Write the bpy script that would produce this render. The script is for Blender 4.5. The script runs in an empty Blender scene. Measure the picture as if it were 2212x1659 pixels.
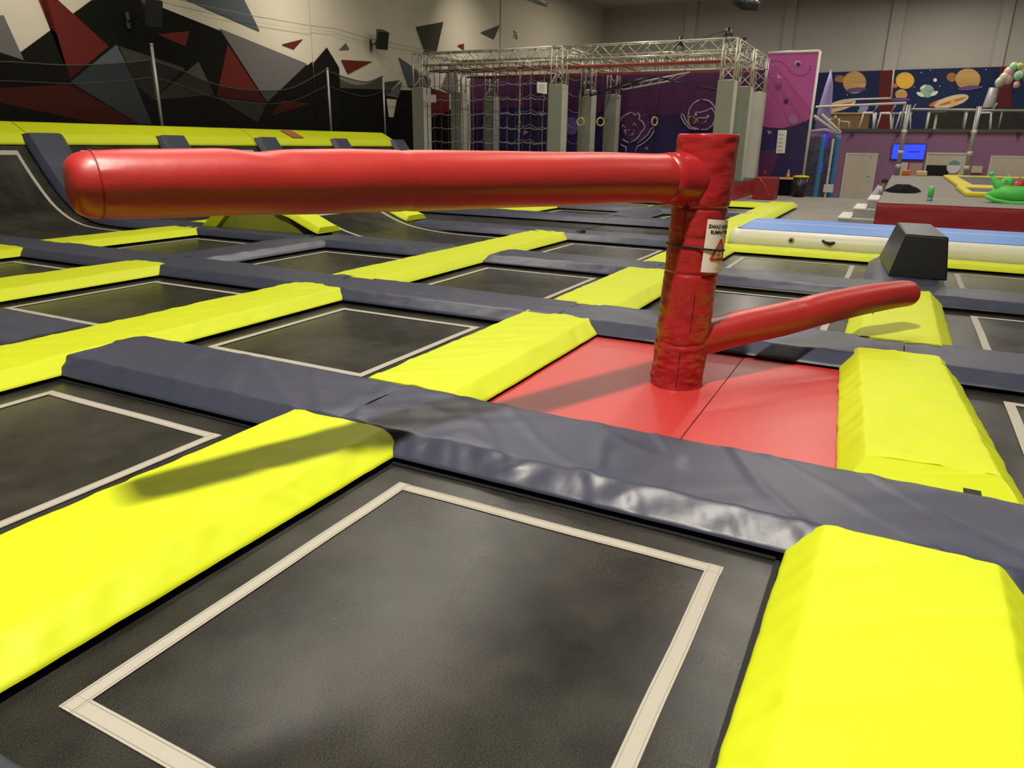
import bpy, math, random
from mathutils import Vector, Matrix, noise
random.seed(7)
scene = bpy.context.scene
COL = scene.collection
R = math.radians

# ------------------------------------------------------------------ camera
CAM_H, F_PX = 1.6, 1560.0
YAW, PITCH, ROLL = R(-27.13), R(18.43), R(0.84)
_f = Vector((math.sin(YAW)*math.cos(PITCH), math.cos(YAW)*math.cos(PITCH), -math.sin(PITCH)))
_r = Vector((math.cos(YAW), -math.sin(YAW), 0))
_u = _r.cross(_f)
CR = _r*math.cos(ROLL) + _u*math.sin(ROLL)
CU = -_r*math.sin(ROLL) + _u*math.cos(ROLL)
cam_d = bpy.data.cameras.new('camera'); cam = bpy.data.objects.new('camera', cam_d); COL.objects.link(cam)
cam_d.sensor_width = 36.0; cam_d.lens = 36.0*F_PX/2212.0; cam_d.clip_start = .05; cam_d.clip_end = 200
M3 = Matrix((CR, CU, -_f)).transposed()
cam.matrix_world = Matrix.Translation((0, 0, CAM_H)) @ M3.to_4x4()
scene.camera = cam
cam_d.dof.use_dof = True; cam_d.dof.focus_distance = 4.6; cam_d.dof.aperture_fstop = 5.0

def at(px, py, X=None, Y=None, Z=None, c=None):
    """point of the place seen at a photograph position, at a known plane or depth"""
    d = CR*((px-1106.0)/F_PX) - CU*((py-829.5)/F_PX) + _f
    o = Vector((0, 0, CAM_H))
    if X is not None: t = X/d.x
    elif Y is not None: t = Y/d.y
    elif Z is not None: t = (Z-CAM_H)/d.z
    else: t = c
    return o + d*t

# ------------------------------------------------------------------ light
scene.view_settings.view_transform = 'Standard'
scene.view_settings.look = 'None'
scene.view_settings.exposure = -0.38
scene.view_settings.gamma = 1.0
scene.cycles.use_denoising = True
scene.cycles.max_bounces = 6; scene.cycles.diffuse_bounces = 4; scene.cycles.glossy_bounces = 3
scene.cycles.sample_clamp_indirect = 6.0
w = bpy.data.worlds.new('hall_air'); scene.world = w; w.use_nodes = True
w.node_tree.nodes['Background'].inputs[0].default_value = (1, .93, .82, 1)
w.node_tree.nodes['Background'].inputs[1].default_value = .02

def lamp(name, loc, power, size, col=(1, .92, .79), aim=None, spread=None, shape='DISK'):
    l = bpy.data.lights.new(name, 'AREA'); l.shape = shape; l.size = size; l.energy = power; l.color = col
    if spread: l.spread = R(spread)
    o = bpy.data.objects.new(name, l); COL.objects.link(o); o.location = loc
    if aim is not None: o.rotation_euler = (Vector(aim)-Vector(loc)).to_track_quat('-Z', 'Y').to_euler()
    return o
def strip(x, y, power, z=9.2, wd=.3, ln=2.4):      # linear fittings hung in lines along the hall, rear ones apart
    o = lamp('linear_lamp', (x, y, z), power, wd, shape='RECTANGLE'); o.data.size_y = ln
strip(-1.3, .75, 1700, 9.0, .22, .9)
for x, y, e in ((-9, 8.2, 270), (-9, 11.8, 330), (-9, 15.4, 330), (-9, 20.5, 200), (-9, 25.5, 200), (-1.5, 12.2, 240), (-1.5, 16.2, 240), (-1.5, 22, 250), (-1.5, 28, 250),
                (6, 15, 240), (6, 24, 260), (3, 33, 340), (-6, 38, 600), (9, 41, 420), (1, 42, 500), (-13, 39, 420)):  # unseen rear lamps off the lines, raised to brighten the back wall
    strip(x, y, e)
for x, y, e in ((-14.2, 9.5, 62), (-14.2, 18, 75), (-14.5, 29, 45)):     # unseen lamps added to brighten the painted wall
    lamp('wall_fill', (x, y, 8.6), e, .4, aim=(-18.2, y+1.5, 4.6), spread=75)
# ------------------------------------------------------------------ materials
MATS = {}
def mat(name, col, rough=.6, spec=.4, noise_amt=0., noise_scale=8., bump=0., bump_scale=60., metal=0., emit=None, emit_s=0., sheen=0., stretch=None, coat=0.):
    if name in MATS: return MATS[name]
    m = bpy.data.materials.new(name); m.use_nodes = True; nt = m.node_tree; b = nt.nodes['Principled BSDF']
    b.inputs['Base Color'].default_value = (*col, 1); b.inputs['Roughness'].default_value = rough
    b.inputs['Specular IOR Level'].default_value = spec; b.inputs['Metallic'].default_value = metal
    if sheen: b.inputs['Sheen Weight'].default_value = sheen
    if coat: b.inputs['Coat Weight'].default_value = coat; b.inputs['Coat Roughness'].default_value = .3
    if emit: b.inputs['Emission Color'].default_value = (*emit, 1); b.inputs['Emission Strength'].default_value = emit_s
    tc = nt.nodes.new('ShaderNodeTexCoord'); src = tc.outputs['Object']
    if stretch:
        mp = nt.nodes.new('ShaderNodeMapping'); mp.inputs['Scale'].default_value = stretch
        nt.links.new(src, mp.inputs[0]); src = mp.outputs[0]
    if noise_amt:
        n = nt.nodes.new('ShaderNodeTexNoise'); n.inputs['Scale'].default_value = noise_scale; n.inputs['Detail'].default_value = 4
        nt.links.new(src, n.inputs['Vector'])
        mx = nt.nodes.new('ShaderNodeMix'); mx.data_type = 'RGBA'
        mx.inputs[6].default_value = (*[max(0, c*(1-noise_amt)) for c in col], 1); mx.inputs[7].default_value = (*[min(1, c*(1+noise_amt)) for c in col], 1)
        nt.links.new(n.outputs[0], mx.inputs[0]); nt.links.new(mx.outputs[2], b.inputs['Base Color'])
    if bump:
        n2 = nt.nodes.new('ShaderNodeTexNoise'); n2.inputs['Scale'].default_value = bump_scale; n2.inputs['Detail'].default_value = 3
        nt.links.new(src, n2.inputs['Vector'])
        bp = nt.nodes.new('ShaderNodeBump'); bp.inputs['Strength'].default_value = bump; bp.inputs['Distance'].default_value = .02
        nt.links.new(n2.outputs[0], bp.inputs['Height']); nt.links.new(bp.outputs[0], b.inputs['Normal'])
    MATS[name] = m
    return m
Y_ = mat('fluorescent_yellow_vinyl', (.57, .655, .010), .55, .28, .05, 3., .12, 5.)
G_ = mat('charcoal_vinyl', (.042, .047, .080), .40, .42, .10, 2.5, .15, 6.)
RED = mat('red_vinyl', (.41, .022, .019), .40, .6, .06, 3., .1, 9.)
REDP = mat('post_vinyl', (.36, .016, .020), .30, .55, .05, 3., .16, 6., stretch=(1, 1, 4))
REDMAT = mat('red_mat_vinyl', (.50, .035, .032), .40, .75, .05, 3.)
REDDK = mat('dark_red_vinyl', (.26, .012, .016), .5, .4, .08, 2.)
BLACK = mat('black_rubber', (.012, .012, .012), .6, .3)
BLKV = mat('black_vinyl', (.016, .017, .022), .35, .5)
BLOCKV = mat('block_vinyl', (.010, .011, .017), .38, .55)
LINE = mat('cream_webbing', (.41, .385, .33), .75, .2, .06, 30.)
STITCH = mat('stitch_thread', (.30, .27, .22), .9, .1)
CARPET = mat('grey_carpet', (.27, .255, .235), .95, .1, .12, 1.2, .1, 90.)
CREAM = mat('cream_wall_paint', (.50, .46, .36), .85, .2, .03, .6)
GREYWALL = mat('grey_wall_paint', (.40, .38, .345), .85, .2, .04, .5)
PURW = mat('mauve_wall_paint', (.30, .155, .27), .8, .2, .03, .6)
PBLACK = mat('mural_black', (.007, .007, .005), .8, .08)
PRED = mat('mural_red', (.10, .009, .007), .7, .2)
PGREY = mat('mural_grey', (.115, .105, .10), .75, .2)
PBLUE = mat('mural_blue_grey', (.068, .083, .092), .75, .2)
PDARK = mat('mural_dark_grey', (.035, .035, .026), .75, .2)
POLIVE = mat('mural_olive_grey', (.055, .053, .040), .75, .2)
STEEL = mat('truss_aluminium', (.60, .57, .48), .4, .5, metal=.55)
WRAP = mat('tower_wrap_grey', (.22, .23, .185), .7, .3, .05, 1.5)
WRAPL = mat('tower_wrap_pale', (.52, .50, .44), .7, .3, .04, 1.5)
ROPE = mat('dark_rope', (.055, .05, .045), .9, .1)
PALEROPE = mat('pale_rope', (.30, .30, .30), .9, .1)
WOOD = mat('pale_wood', (.62, .45, .20), .5, .4, .15, 12., stretch=(1, 6, 6))
BROWN = mat('brown_wood', (.24, .14, .06), .6, .3, .15, 6.)
WHITEP = mat('white_plastic', (.72, .70, .66), .45, .4)
WHITEM = mat('white_metal_paint', (.62, .60, .55), .45, .5)
GREYM = mat('grey_steel', (.30, .30, .28), .4, .5, metal=.4)
DOORP = mat('door_paint', (.60, .55, .44), .55, .3, .03, 1.)
PAPER = mat('white_paper', (.80, .78, .74), .7, .2)
INK = mat('black_ink', (.02, .02, .02), .7, .2)
GREYINK = mat('grey_ink', (.28, .28, .28), .8, .2)
SIGNRED = mat('sign_red', (.52, .045, .03), .6, .3)
AIRB = mat('air_track_blue', (.10, .27, .72), .45, .45, .04, 2.)
AIRW = mat('air_track_white', (.76, .74, .62), .4, .45)
LILAC = mat('lilac_paint', (.30, .24, .50), .5, .3, .25, 2.)
NAVY = mat('banner_navy', (.030, .018, .090), .6, .3, .2, .7)
PLUM = mat('banner_plum', (.085, .022, .090), .6, .3, .15, .8)
PINK = mat('banner_pink', (.40, .075, .27), .55, .3, .1, .7)
DUSTY = mat('banner_rose', (.62, .22, .38), .6, .3)
OUTL = mat('banner_outline', (.50, .42, .55), .6, .3)
GOLD = mat('golden_ring_paint', (.55, .42, .16), .5, .4)
SPACE = mat('space_mural_navy', (.012, .022, .075), .7, .2, .6, .4)
MAROON = mat('maroon_panel', (.10, .014, .014), .7, .2)
PLANET = mat('planet_ochre', (.50, .32, .11), .7, .2, .45, 1.4, stretch=(.6, 1, 4))
SUNY = mat('planet_amber', (.72, .42, .06), .7, .2, .3, 1.)
COPPER = mat('planet_copper', (.34, .15, .06), .7, .2, .3, 2.)
VIOLET = mat('nebula_violet', (.12, .07, .22), .7, .2, .3, 2.)
CREAMP = mat('rocket_cream', (.62, .53, .33), .7, .2, .2, 2.)
ORANGE = mat('rocket_orange', (.60, .16, .03), .7, .2)
TEAL = mat('teal_print', (.16, .36, .36), .7, .2, .2, 3.)
EARTH = mat('globe_print', (.26, .40, .32), .7, .2, .6, 2.5)
GREEN = mat('green_plastic', (.10, .58, .09), .4, .45)
LIME = mat('lime_balloon', (.52, .70, .12), .35, .5)
MINT = mat('mint_balloon', (.38, .72, .40), .35, .5)
BLUSH = mat('blush_balloon', (.74, .42, .44), .35, .5)
OLIVE = mat('olive_foam_panel', (.33, .37, .045), .7, .2, .04, 1.)
SCREEN = mat('screen_blue', (.01, .02, .3), .4, .3, emit=(.03, .07, 1.), emit_s=1.5)
VGLOW = mat('violet_glow', (.02, .01, .3), .4, .3, emit=(.06, .02, 1.), emit_s=.9)  # emission stands for a surface lit blue-violet
BLUEPAD = mat('blue_pole_pad', (.05, .22, .42), .5, .4)
VPAD = mat('violet_pole_pad', (.12, .07, .32), .5, .4)
SKIN = mat('skin', (.50, .28, .18), .55, .3)
HAIR = mat('black_hair', (.012, .010, .010), .5, .3)
SHIRT = mat('white_shirt', (.66, .64, .63), .8, .2)
TROUS = mat('dark_trousers', (.05, .05, .06), .8, .2)
FABRIC = mat('black_cloth', (.008, .008, .009), .95, .05, 0, 1, .4, 14.)
JUICE = mat('orange_drink', (.75, .16, .05), .25, .5)
CLEAR = mat('clear_bottle', (.30, .28, .34), .2, .5)
CAMO = mat('grey_print_wrap', (.10, .10, .13), .8, .2, .7, 6.)

def bed_material():
    m = bpy.data.materials.new('woven_trampoline_mesh'); m.use_nodes = True; nt = m.node_tree; b = nt.nodes['Principled BSDF']
    L = nt.links.new
    tc = nt.nodes.new('ShaderNodeTexCoord')
    n = nt.nodes.new('ShaderNodeTexNoise'); n.inputs['Scale'].default_value = 5.; n.inputs['Detail'].default_value = 6; n.inputs['Roughness'].default_value = .6
    L(tc.outputs['Object'], n.inputs['Vector'])
    cr = nt.nodes.new('ShaderNodeValToRGB'); cr.color_ramp.elements[0].color = (.010, .0098, .008, 1); cr.color_ramp.elements[1].color = (.026, .0248, .020, 1)
    cr.color_ramp.elements[0].position = .3; cr.color_ramp.elements[1].position = .75
    L(n.outputs[0], cr.inputs[0])
    # worn thread tops: fine pale flecks running with the weave
    mpf = nt.nodes.new('ShaderNodeMapping'); mpf.inputs['Scale'].default_value = (150, 380, 1); L(tc.outputs['Object'], mpf.inputs[0])
    fl = nt.nodes.new('ShaderNodeTexNoise'); fl.inputs['Scale'].default_value = 1.; fl.inputs['Detail'].default_value = 1; L(mpf.outputs[0], fl.inputs['Vector'])
    n5 = nt.nodes.new('ShaderNodeTexNoise'); n5.inputs['Scale'].default_value = 1.2; n5.inputs['Detail'].default_value = 3; L(tc.outputs['Object'], n5.inputs['Vector'])
    sm = nt.nodes.new('ShaderNodeMath'); sm.operation = 'MULTIPLY'; L(fl.outputs[0], sm.inputs[0]); L(n5.outputs[0], sm.inputs[1])
    fr = nt.nodes.new('ShaderNodeMapRange'); fr.inputs[1].default_value = .22; fr.inputs[2].default_value = .42; L(sm.outputs[0], fr.inputs[0])
    mxf = nt.nodes.new('ShaderNodeMix'); mxf.data_type = 'RGBA'; L(fr.outputs[0], mxf.inputs[0]); L(cr.outputs[0], mxf.inputs[6]); mxf.inputs[7].default_value = (.060, .057, .050, 1)
    L(mxf.outputs[2], b.inputs['Base Color'])
    mp = nt.nodes.new('ShaderNodeMapping'); mp.inputs['Scale'].default_value = (6, 260, 1); L(tc.outputs['Object'], mp.inputs[0])
    t1 = nt.nodes.new('ShaderNodeTexNoise'); t1.inputs['Scale'].default_value = 1.; t1.inputs['Detail'].default_value = 2; L(mp.outputs[0], t1.inputs['Vector'])
    mp2 = nt.nodes.new('ShaderNodeMapping'); mp2.inputs['Scale'].default_value = (330, 9, 1); L(tc.outputs['Object'], mp2.inputs[0])
    t2 = nt.nodes.new('ShaderNodeTexNoise'); t2.inputs['Scale'].default_value = 1.; t2.inputs['Detail'].default_value = 2; L(mp2.outputs[0], t2.inputs['Vector'])
    ad = nt.nodes.new('ShaderNodeMath'); ad.operation = 'ADD'; L(t1.outputs[0], ad.inputs[0]); L(t2.outputs[0], ad.inputs[1])
    bp = nt.nodes.new('ShaderNodeBump'); bp.inputs['Strength'].default_value = .08; bp.inputs['Distance'].default_value = .003
    L(ad.outputs[0], bp.inputs['Height']); L(bp.outputs[0], b.inputs['Normal'])
    n3 = nt.nodes.new('ShaderNodeTexNoise'); n3.inputs['Scale'].default_value = 2.2; n3.inputs['Detail'].default_value = 3; L(tc.outputs['Object'], n3.inputs['Vector'])
    mr = nt.nodes.new('ShaderNodeMapRange'); mr.inputs[1].default_value = .3; mr.inputs[2].default_value = .7; mr.inputs[3].default_value = .26; mr.inputs[4].default_value = .31; mr.interpolation_type = 'SMOOTHSTEP'
    L(n3.outputs[0], mr.inputs[0]); L(mr.outputs[0], b.inputs['Roughness'])
    b.inputs['Specular IOR Level'].default_value = .26
    return m
BED = bed_material()
def net_material():
    m = bpy.data.materials.new('fine_black_netting'); m.use_nodes = True; nt = m.node_tree; L = nt.links.new
    b = nt.nodes['Principled BSDF']; b.inputs['Base Color'].default_value = (.006, .006, .005, 1); b.inputs['Roughness'].default_value = .95; b.inputs['Specular IOR Level'].default_value = .05
    tr = nt.nodes.new('ShaderNodeBsdfTransparent'); mx = nt.nodes.new('ShaderNodeMixShader'); mx.inputs[0].default_value = .66
    out = nt.nodes['Material Output']
    L(tr.outputs[0], mx.inputs[1]); L(b.outputs[0], mx.inputs[2]); L(mx.outputs[0], out.inputs[0])
    return m
NET = net_material()

# ------------------------------------------------------------------ builders
class MB:
    def __init__(s): s.v = []; s.f = []; s.m = []; s.sm = []; s.mats = []
    def mi(s, m):
        if m not in s.mats: s.mats.append(m)
        return s.mats.index(m)
    def poly(s, pts, m, smooth=False):
        k = len(s.v); s.v += [Vector(p) for p in pts]; s.f.append(list(range(k, k+len(pts)))); s.m.append(s.mi(m)); s.sm.append(smooth)
    def faces(s, vs, fs, m, smooth=False):
        k = len(s.v); s.v += [Vector(p) for p in vs]
        for f in fs: s.f.append([k+i for i in f]); s.m.append(s.mi(m)); s.sm.append(smooth)
    def hexa(s, b, t, m):
        """box from four bottom and four top corners"""
        s.faces(list(b)+list(t), [(3, 2, 1, 0), (4, 5, 6, 7), (0, 1, 5, 4), (1, 2, 6, 5), (2, 3, 7, 6), (3, 0, 4, 7)], m)
    def box(s, x0, x1, y0, y1, z0, z1, m):
        s.hexa([(x0, y0, z0), (x1, y0, z0), (x1, y1, z0), (x0, y1, z0)], [(x0, y0, z1), (x1, y0, z1), (x1, y1, z1), (x0, y1, z1)], m)
    def prism(s, pts, d, m, cap=None):
        """polygon pushed along vector d"""
        n = len(pts); d = Vector(d); p = [Vector(q) for q in pts]
        s.faces(p+[q+d for q in p], [tuple(range(n))[::-1], tuple(range(n, 2*n))]+[(i, (i+1) % n, n+(i+1) % n, n+i) for i in range(n)], m)
    def tube(s, path, r, m, n=8, cap=True, smooth=True):
        path = [Vector(p) for p in path]; K = len(path)
        rs = r if isinstance(r, (list, tuple)) else [r]*K
        vs = []; up0 = None
        for i, p in enumerate(path):
            t = (path[min(i+1, K-1)]-path[max(i-1, 0)]).normalized()
            if up0 is None: up0 = Vector((0, 0, 1)) if abs(t.z) < .9 else Vector((1, 0, 0))
            a = t.cross(up0)
            if a.length < 1e-4: a = t.cross(Vector((0, 1, 0)))
            a.normalize(); b = a.cross(t).normalized()
            for k in range(n):
                th = 2*math.pi*k/n; vs.append(p+(a*math.cos(th)+b*math.sin(th))*rs[i])
        fs = [(i*n+k, i*n+(k+1) % n, (i+1)*n+(k+1) % n, (i+1)*n+k) for i in range(K-1) for k in range(n)]
        s.faces(vs, fs, m, smooth)
        if cap:
            k0 = len(s.v)-K*n
            s.f.append([k0+k for k in range(n)][::-1]); s.m.append(s.mi(m)); s.sm.append(False)
            s.f.append([k0+(K-1)*n+k for k in range(n)]); s.m.append(s.mi(m)); s.sm.append(False)
    def bar(s, a, b, r, m, n=6): s.tube([a, b], r, m, n)
    def lathe(s, prof, c, m, n=20, smooth=True):
        c = Vector(c); vs = []; K = len(prof)
        for r, z in prof:
            for k in range(n):
                th = 2*math.pi*k/n; vs.append(c+Vector((r*math.cos(th), r*math.sin(th), z)))
        s.faces(vs, [(i*n+k, i*n+(k+1) % n, (i+1)*n+(k+1) % n, (i+1)*n+k) for i in range(K-1) for k in range(n)], m, smooth)
        k0 = len(s.v)-K*n
        if prof[0][0] > 1e-4: s.f.append([k0+k for k in range(n)][::-1]); s.m.append(s.mi(m)); s.sm.append(False)
        if prof[-1][0] > 1e-4: s.f.append([k0+(K-1)*n+k for k in range(n)]); s.m.append(s.mi(m)); s.sm.append(False)
    def ball(s, c, r, m, n=14, sq=(1, 1, 1)):
        K = n//2+1; c = Vector(c); vs = []
        for i in range(K):
            ph = math.pi*(i+.02)/(K-1+.04)
            for k in range(n):
                th = 2*math.pi*k/n
                vs.append(c+Vector((r*sq[0]*math.sin(ph)*math.cos(th), r*sq[1]*math.sin(ph)*math.sin(th), -r*sq[2]*math.cos(ph))))
        s.faces(vs, [(i*n+k, i*n+(k+1) % n, (i+1)*n+(k+1) % n, (i+1)*n+k) for i in range(K-1) for k in range(n)], m, True)
    def grid(s, fn, nu, nv, m, smooth=True, flip=False):
        vs = [fn(i/nu, j/nv) for i in range(nu+1) for j in range(nv+1)]
        fs = []
        for i in range(nu):
            for j in range(nv):
                q = (i*(nv+1)+j, i*(nv+1)+j+1, (i+1)*(nv+1)+j+1, (i+1)*(nv+1)+j)
                fs.append(q[::-1] if flip else q)
        s.faces(vs, fs, m, smooth)
    def build(s, name, parent=None, origin=None):
        o0 = Vector(parent['_o']) if parent is not None else Vector(origin or (0, 0, 0))
        me = bpy.data.meshes.new(name)
        me.from_pydata([tuple(v-o0) for v in s.v], [], s.f)
        for m in s.mats: me.materials.append(m)
        me.polygons.foreach_set('material_index', s.m); me.polygons.foreach_set('use_smooth', s.sm); me.update()
        o = bpy.data.objects.new(name, me); COL.objects.link(o)
        o['_o'] = tuple(o0)
        if parent is not None: o.parent = parent
        else: o.location = o0
        return o
def thing(name, label, cat, loc=(0, 0, 0), group=None):
    o = bpy.data.objects.new(name, None); COL.objects.link(o); o.location = loc; o.empty_display_size = .1
    o['label'] = label; o['category'] = cat; o['_o'] = tuple(loc)
    if group: o['group'] = group
    return o
def tag(o, label, cat, group=None):
    o['label'] = label; o['category'] = cat
    if group: o['group'] = group
    return o
def struct(o): o['kind'] = 'structure'; return o
def dup(root, loc, label=None):
    c = root.copy(); COL.objects.link(c); c.location = loc; c['_o'] = tuple(loc)
    if label: c['label'] = label
    for ch in list(root.children):
        d = ch.copy(); COL.objects.link(d); d.parent = c
        for g in ch.children:
            e = g.copy(); COL.objects.link(e); e.parent = d
    return c
def nz(x, y, z=0.): return noise.noise(Vector((x, y, z)))

def split_build(mb, name, parent):
    """every face of mb as a part of its own"""
    for f, m in zip(mb.f, mb.m):
        q = MB(); q.poly([mb.v[i] for i in f], mb.mats[m]); q.build(name, parent)
# ------------------------------------------------------------------ court grid
X0, Y0, PX, PY, WX, WY = -1.962, .923, 2.81, 2.95, 1.58, 1.704
def XB(i): return -2.577 + PX*i
def YB(j): return 3.25 + PY*j
PAD_PROF = [(-1, 0), (-.99, .10), (-.90, .38), (-.80, .69), (-.715, .95), (-.695, .99), (-.66, 1.01), (-.45, 1.02), (-.22, 1.02), (0, 1.02), (.22, 1.02), (.45, 1.02), (.66, 1.01), (.695, .99), (.715, .95), (.80, .69), (.90, .38), (.99, .10), (1, 0)]
def pad(name, label, m, p0, p1, wb=.45, h=.095, z0=.034, e0=.005, e1=.005, seed=0, step=None, wr=1., group=None, end_cut=0., surf=None, wb1=None):
    """a wedge-edged safety pad; p0,p1 = (x,y) ends of its middle line; e0,e1 = how far each end leans in"""
    p0 = Vector((*p0, 0)); p1 = Vector((*p1, 0)); d = p1-p0; Ln = d.length; d.normalize(); nrm = Vector((d.y, -d.x, 0))
    dist = (p0+d*Ln/2).length
    if step is None: step = max(.028, min(.2, dist*.0085))
    nu = max(6, int(Ln/step)); nv = len(PAD_PROF)-1
    S = seed*13.7
    prof = []
    for a, b in zip(PAD_PROF[:-1], PAD_PROF[1:]):       # finer cross-section near the camera
        k = 3 if dist < 6 else (2 if dist < 10 else 1)
        for q in range(k): prof.append((a[0]+(b[0]-a[0])*q/k, a[1]+(b[1]-a[1])*q/k))
    prof.append(PAD_PROF[-1]); nv = len(prof)-1
    mb = MB()
    def pt(u, jj):
        v, t = prof[jj]
        x = e0*t + (Ln-(e0+e1)*t)*u
        z = z0 + h*t
        wbb = wb if wb1 is None else wb+(wb1-wb)*u
        lat = wbb*v
        side = max(0, min(1, (abs(v)-.66)/.15)); fade = min(1, t*2.2)
        # fabric: slow undulation, diagonal creases on the top, gathers on the flanks
        a = .004*nz(x*1.7+S, v*1.3, S) + .003*nz((x+lat*1.4)*5.5+S, lat*2+3, 1)
        cz = abs(nz((x-lat*.9)*2.6+S, lat*1.1, 7.)); a += .008*max(0, .12-cz)/.12
        z += a*wr*(1-side*.6)*fade
        rp = .016*nz((x+abs(lat)*.8)*7.+S*2, v*1.2, 4.) + .009*nz((x-abs(lat)*.5)*15.+S, v, 9.)
        lat += (1 if v > 0 else -1)*rp*wr*side*min(1, .35+t)
        z += rp*.35*side*wr*fade
        p = p0+d*x+nrm*lat; p.z = z
        return p if surf is None else surf(p)
    vs = [pt(i/nu, j) for i in range(nu+1) for j in range(nv+1)]
    fs = [(i*(nv+1)+j, (i+1)*(nv+1)+j, (i+1)*(nv+1)+j+1, i*(nv+1)+j+1) for i in range(nu) for j in range(nv)]
    mb.faces(vs, fs, m, True)
    n1 = nv+1
    mb.poly([vs[j] for j in range(n1)], m); mb.poly([vs[nu*n1+j] for j in range(n1)][::-1], m)
    # underside
    if surf is None: mb.faces([vs[0], vs[nv], vs[nu*n1+nv], vs[nu*n1]], [(0, 1, 2, 3)], BLACK)
    mid = p0+d*Ln/2
    o = mb.build(name, origin=(mid.x, mid.y, 0))
    if label: tag(o, label, 'pad', group)
    return o
_sd = [0]
def gx(j, xa, xb, label, e0=.004, e1=.004, m=None, **k):
    _sd[0] += 1
    return pad('safety_pad', label, m or G_, (xa, YB(j)), (xb, YB(j)), e0=e0, e1=e1, seed=_sd[0], **k)
def gy(i, ya, yb, label, m=None, e0=.0, e1=.0, dx=0., **k):
    _sd[0] += 1
    return pad('safety_pad', label, m or Y_, (XB(i)+dx, ya), (XB(i)+dx, yb), e0=e0, e1=e1, seed=_sd[0], **k)
# BUILD_BELOW
# ------------------------------------------------------------------ setting
XW, YW, YM = -18.2, 47.5, 38.0
def slab(name, x0, x1, y0, y1, z0, z1, m):
    b = MB(); b.box(x0, x1, y0, y1, z0, z1, m); o = b.build(name); return struct(o)
slab('floor', -18.2, 16, -12, 28, -.75, -.035, CARPET)
slab('floor_back', -18.2, 16, 28, YW, -.85, -.75, CARPET)
slab('floor_court_base', -17.2, 7, -4, 12.2, -.034, -.012, BLACK)
slab('floor_court_rear', -17.2, -2.6, 12.2, 22.0, -.034, -.012, BLACK)
slab('wall_back', -18.5, 16, YW, YW+.2, -.85, 9.8, GREYWALL)
slab('wall_right', 16, 16.2, -12, YW, -.85, 9.8, GREYWALL)
slab('wall_front', -18.5, 16.2, -12.2, -12, -.85, 9.8, GREYWALL)
slab('ceiling', -18.5, 16.2, -12, YW, 9.75, 9.95, GREYWALL)
wl = slab('wall_left', -18.5, XW, -12, YW, -.85, 9.8, CREAM)
def ystrip(px0, px1, py, x): return at(px0, py, X=x).y, at(px1, py, X=x).y
for k, (a, b_) in enumerate(((672, 719), (1082, 1108))):
    y0, y1 = ystrip(a, b_, 60, XW+.05)
    slab('trim_%d' % (k+1), XW, XW+.05, y0, y1, -.75, 9.75, CREAM)
for k, (a, b_) in enumerate(((1477, 1500), (1690, 1712), (1917, 1945), (2152, 2176))):
    x0, x1 = at(a, 90, Y=YW-.15).x, at(b_, 90, Y=YW-.15).x
    slab('trim_%d' % (k+3), x0, x1, YW-.15, YW, -.75, 9.75, GREYWALL)
# painted mural on the left wall
mu = MB(); lay = [0]
def paint(pts, m, X=XW):
    lay[0] += 1; x = X+.012+.0015*lay[0]
    mu.poly([at(a, b_, X=x) for a, b_ in pts], m)
paint([(-60, 113), (45, 112), (198, 0), (330, -6), (345, 14), (475, 66), (664, 141), (676, 132), (694, 340), (-60, 340)], PBLACK)
paint([(719, 190), (895, 195), (925, 250), (1012, 225), (1012, 345), (719, 345)], PBLACK)
paint([(-40, 33), (8, 33), (52, 130), (0, 113), (-40, 100)], PGREY)
paint([(99, 0), (90, -40), (60, -60), (235, 100), (151, 170)], PRED)
paint([(252, 96), (152, 177), (302, 268), (328, 268), (290, 175)], PBLUE)
paint([(256, 99), (400, 147), (330, 214), (296, 185)], PDARK)
paint([(429, 133), (330, 216), (463, 205)], POLIVE)
paint([(-40, 193), (150, 182), (296, 266), (215, 268), (0, 222), (-40, 214)], PRED)
paint([(340, 74), (409, 67), (401, 100)], PRED)
paint([(474, 61), (664, 138), (577, 221)], PGREY)
paint([(492, 96), (468, 208), (574, 221)], PRED)
paint([(468, 210), (576, 223), (557, 265)], POLIVE)
paint([(611, 215), (672, 224), (586, 250)], PRED)
paint([(403, 0), (330, -40), (510, -40), (528, 0), (562, 68)], PBLUE)
paint([(608, 96), (655, 84), (635, 106)], PRED)
paint([(732, 108), (747, 93), (755, 107)], PBLUE)
paint([(737, 129), (805, 133), (752, 160)], PRED)
paint([(861, 123), (931, 172), (926, 202), (882, 187)], PBLUE)
paint([(899, 58), (958, 47), (942, 118), (920, 118)], PDARK)
paint([(1038, 70), (1080, 54), (1067, 85)], POLIVE)
paint([(988, 98), (1002, 94), (1003, 108)], PRED)
paint([(929, 190), (971, 202), (971, 241), (925, 258)], PRED)
paint([(972, 141), (954, 190), (985, 205), (992, 145)], PGREY)
paint([(831, 177), (865, 173), (833, 205)], POLIVE)
paint([(833, 206), (870, 175), (860, 212)], PGREY)
paint([(835, 213), (857, 215), (850, 253), (840, 253)], CREAM)
paint([(677, 136), (706, 102), (728, 139), (731, 240), (737, 345), (688, 345)], PBLACK, XW+.05)
paint([(716, 118), (733, 147), (740, 345), (716, 345)], PBLACK)
o = mu.build('painted_mural'); o.parent = wl
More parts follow.
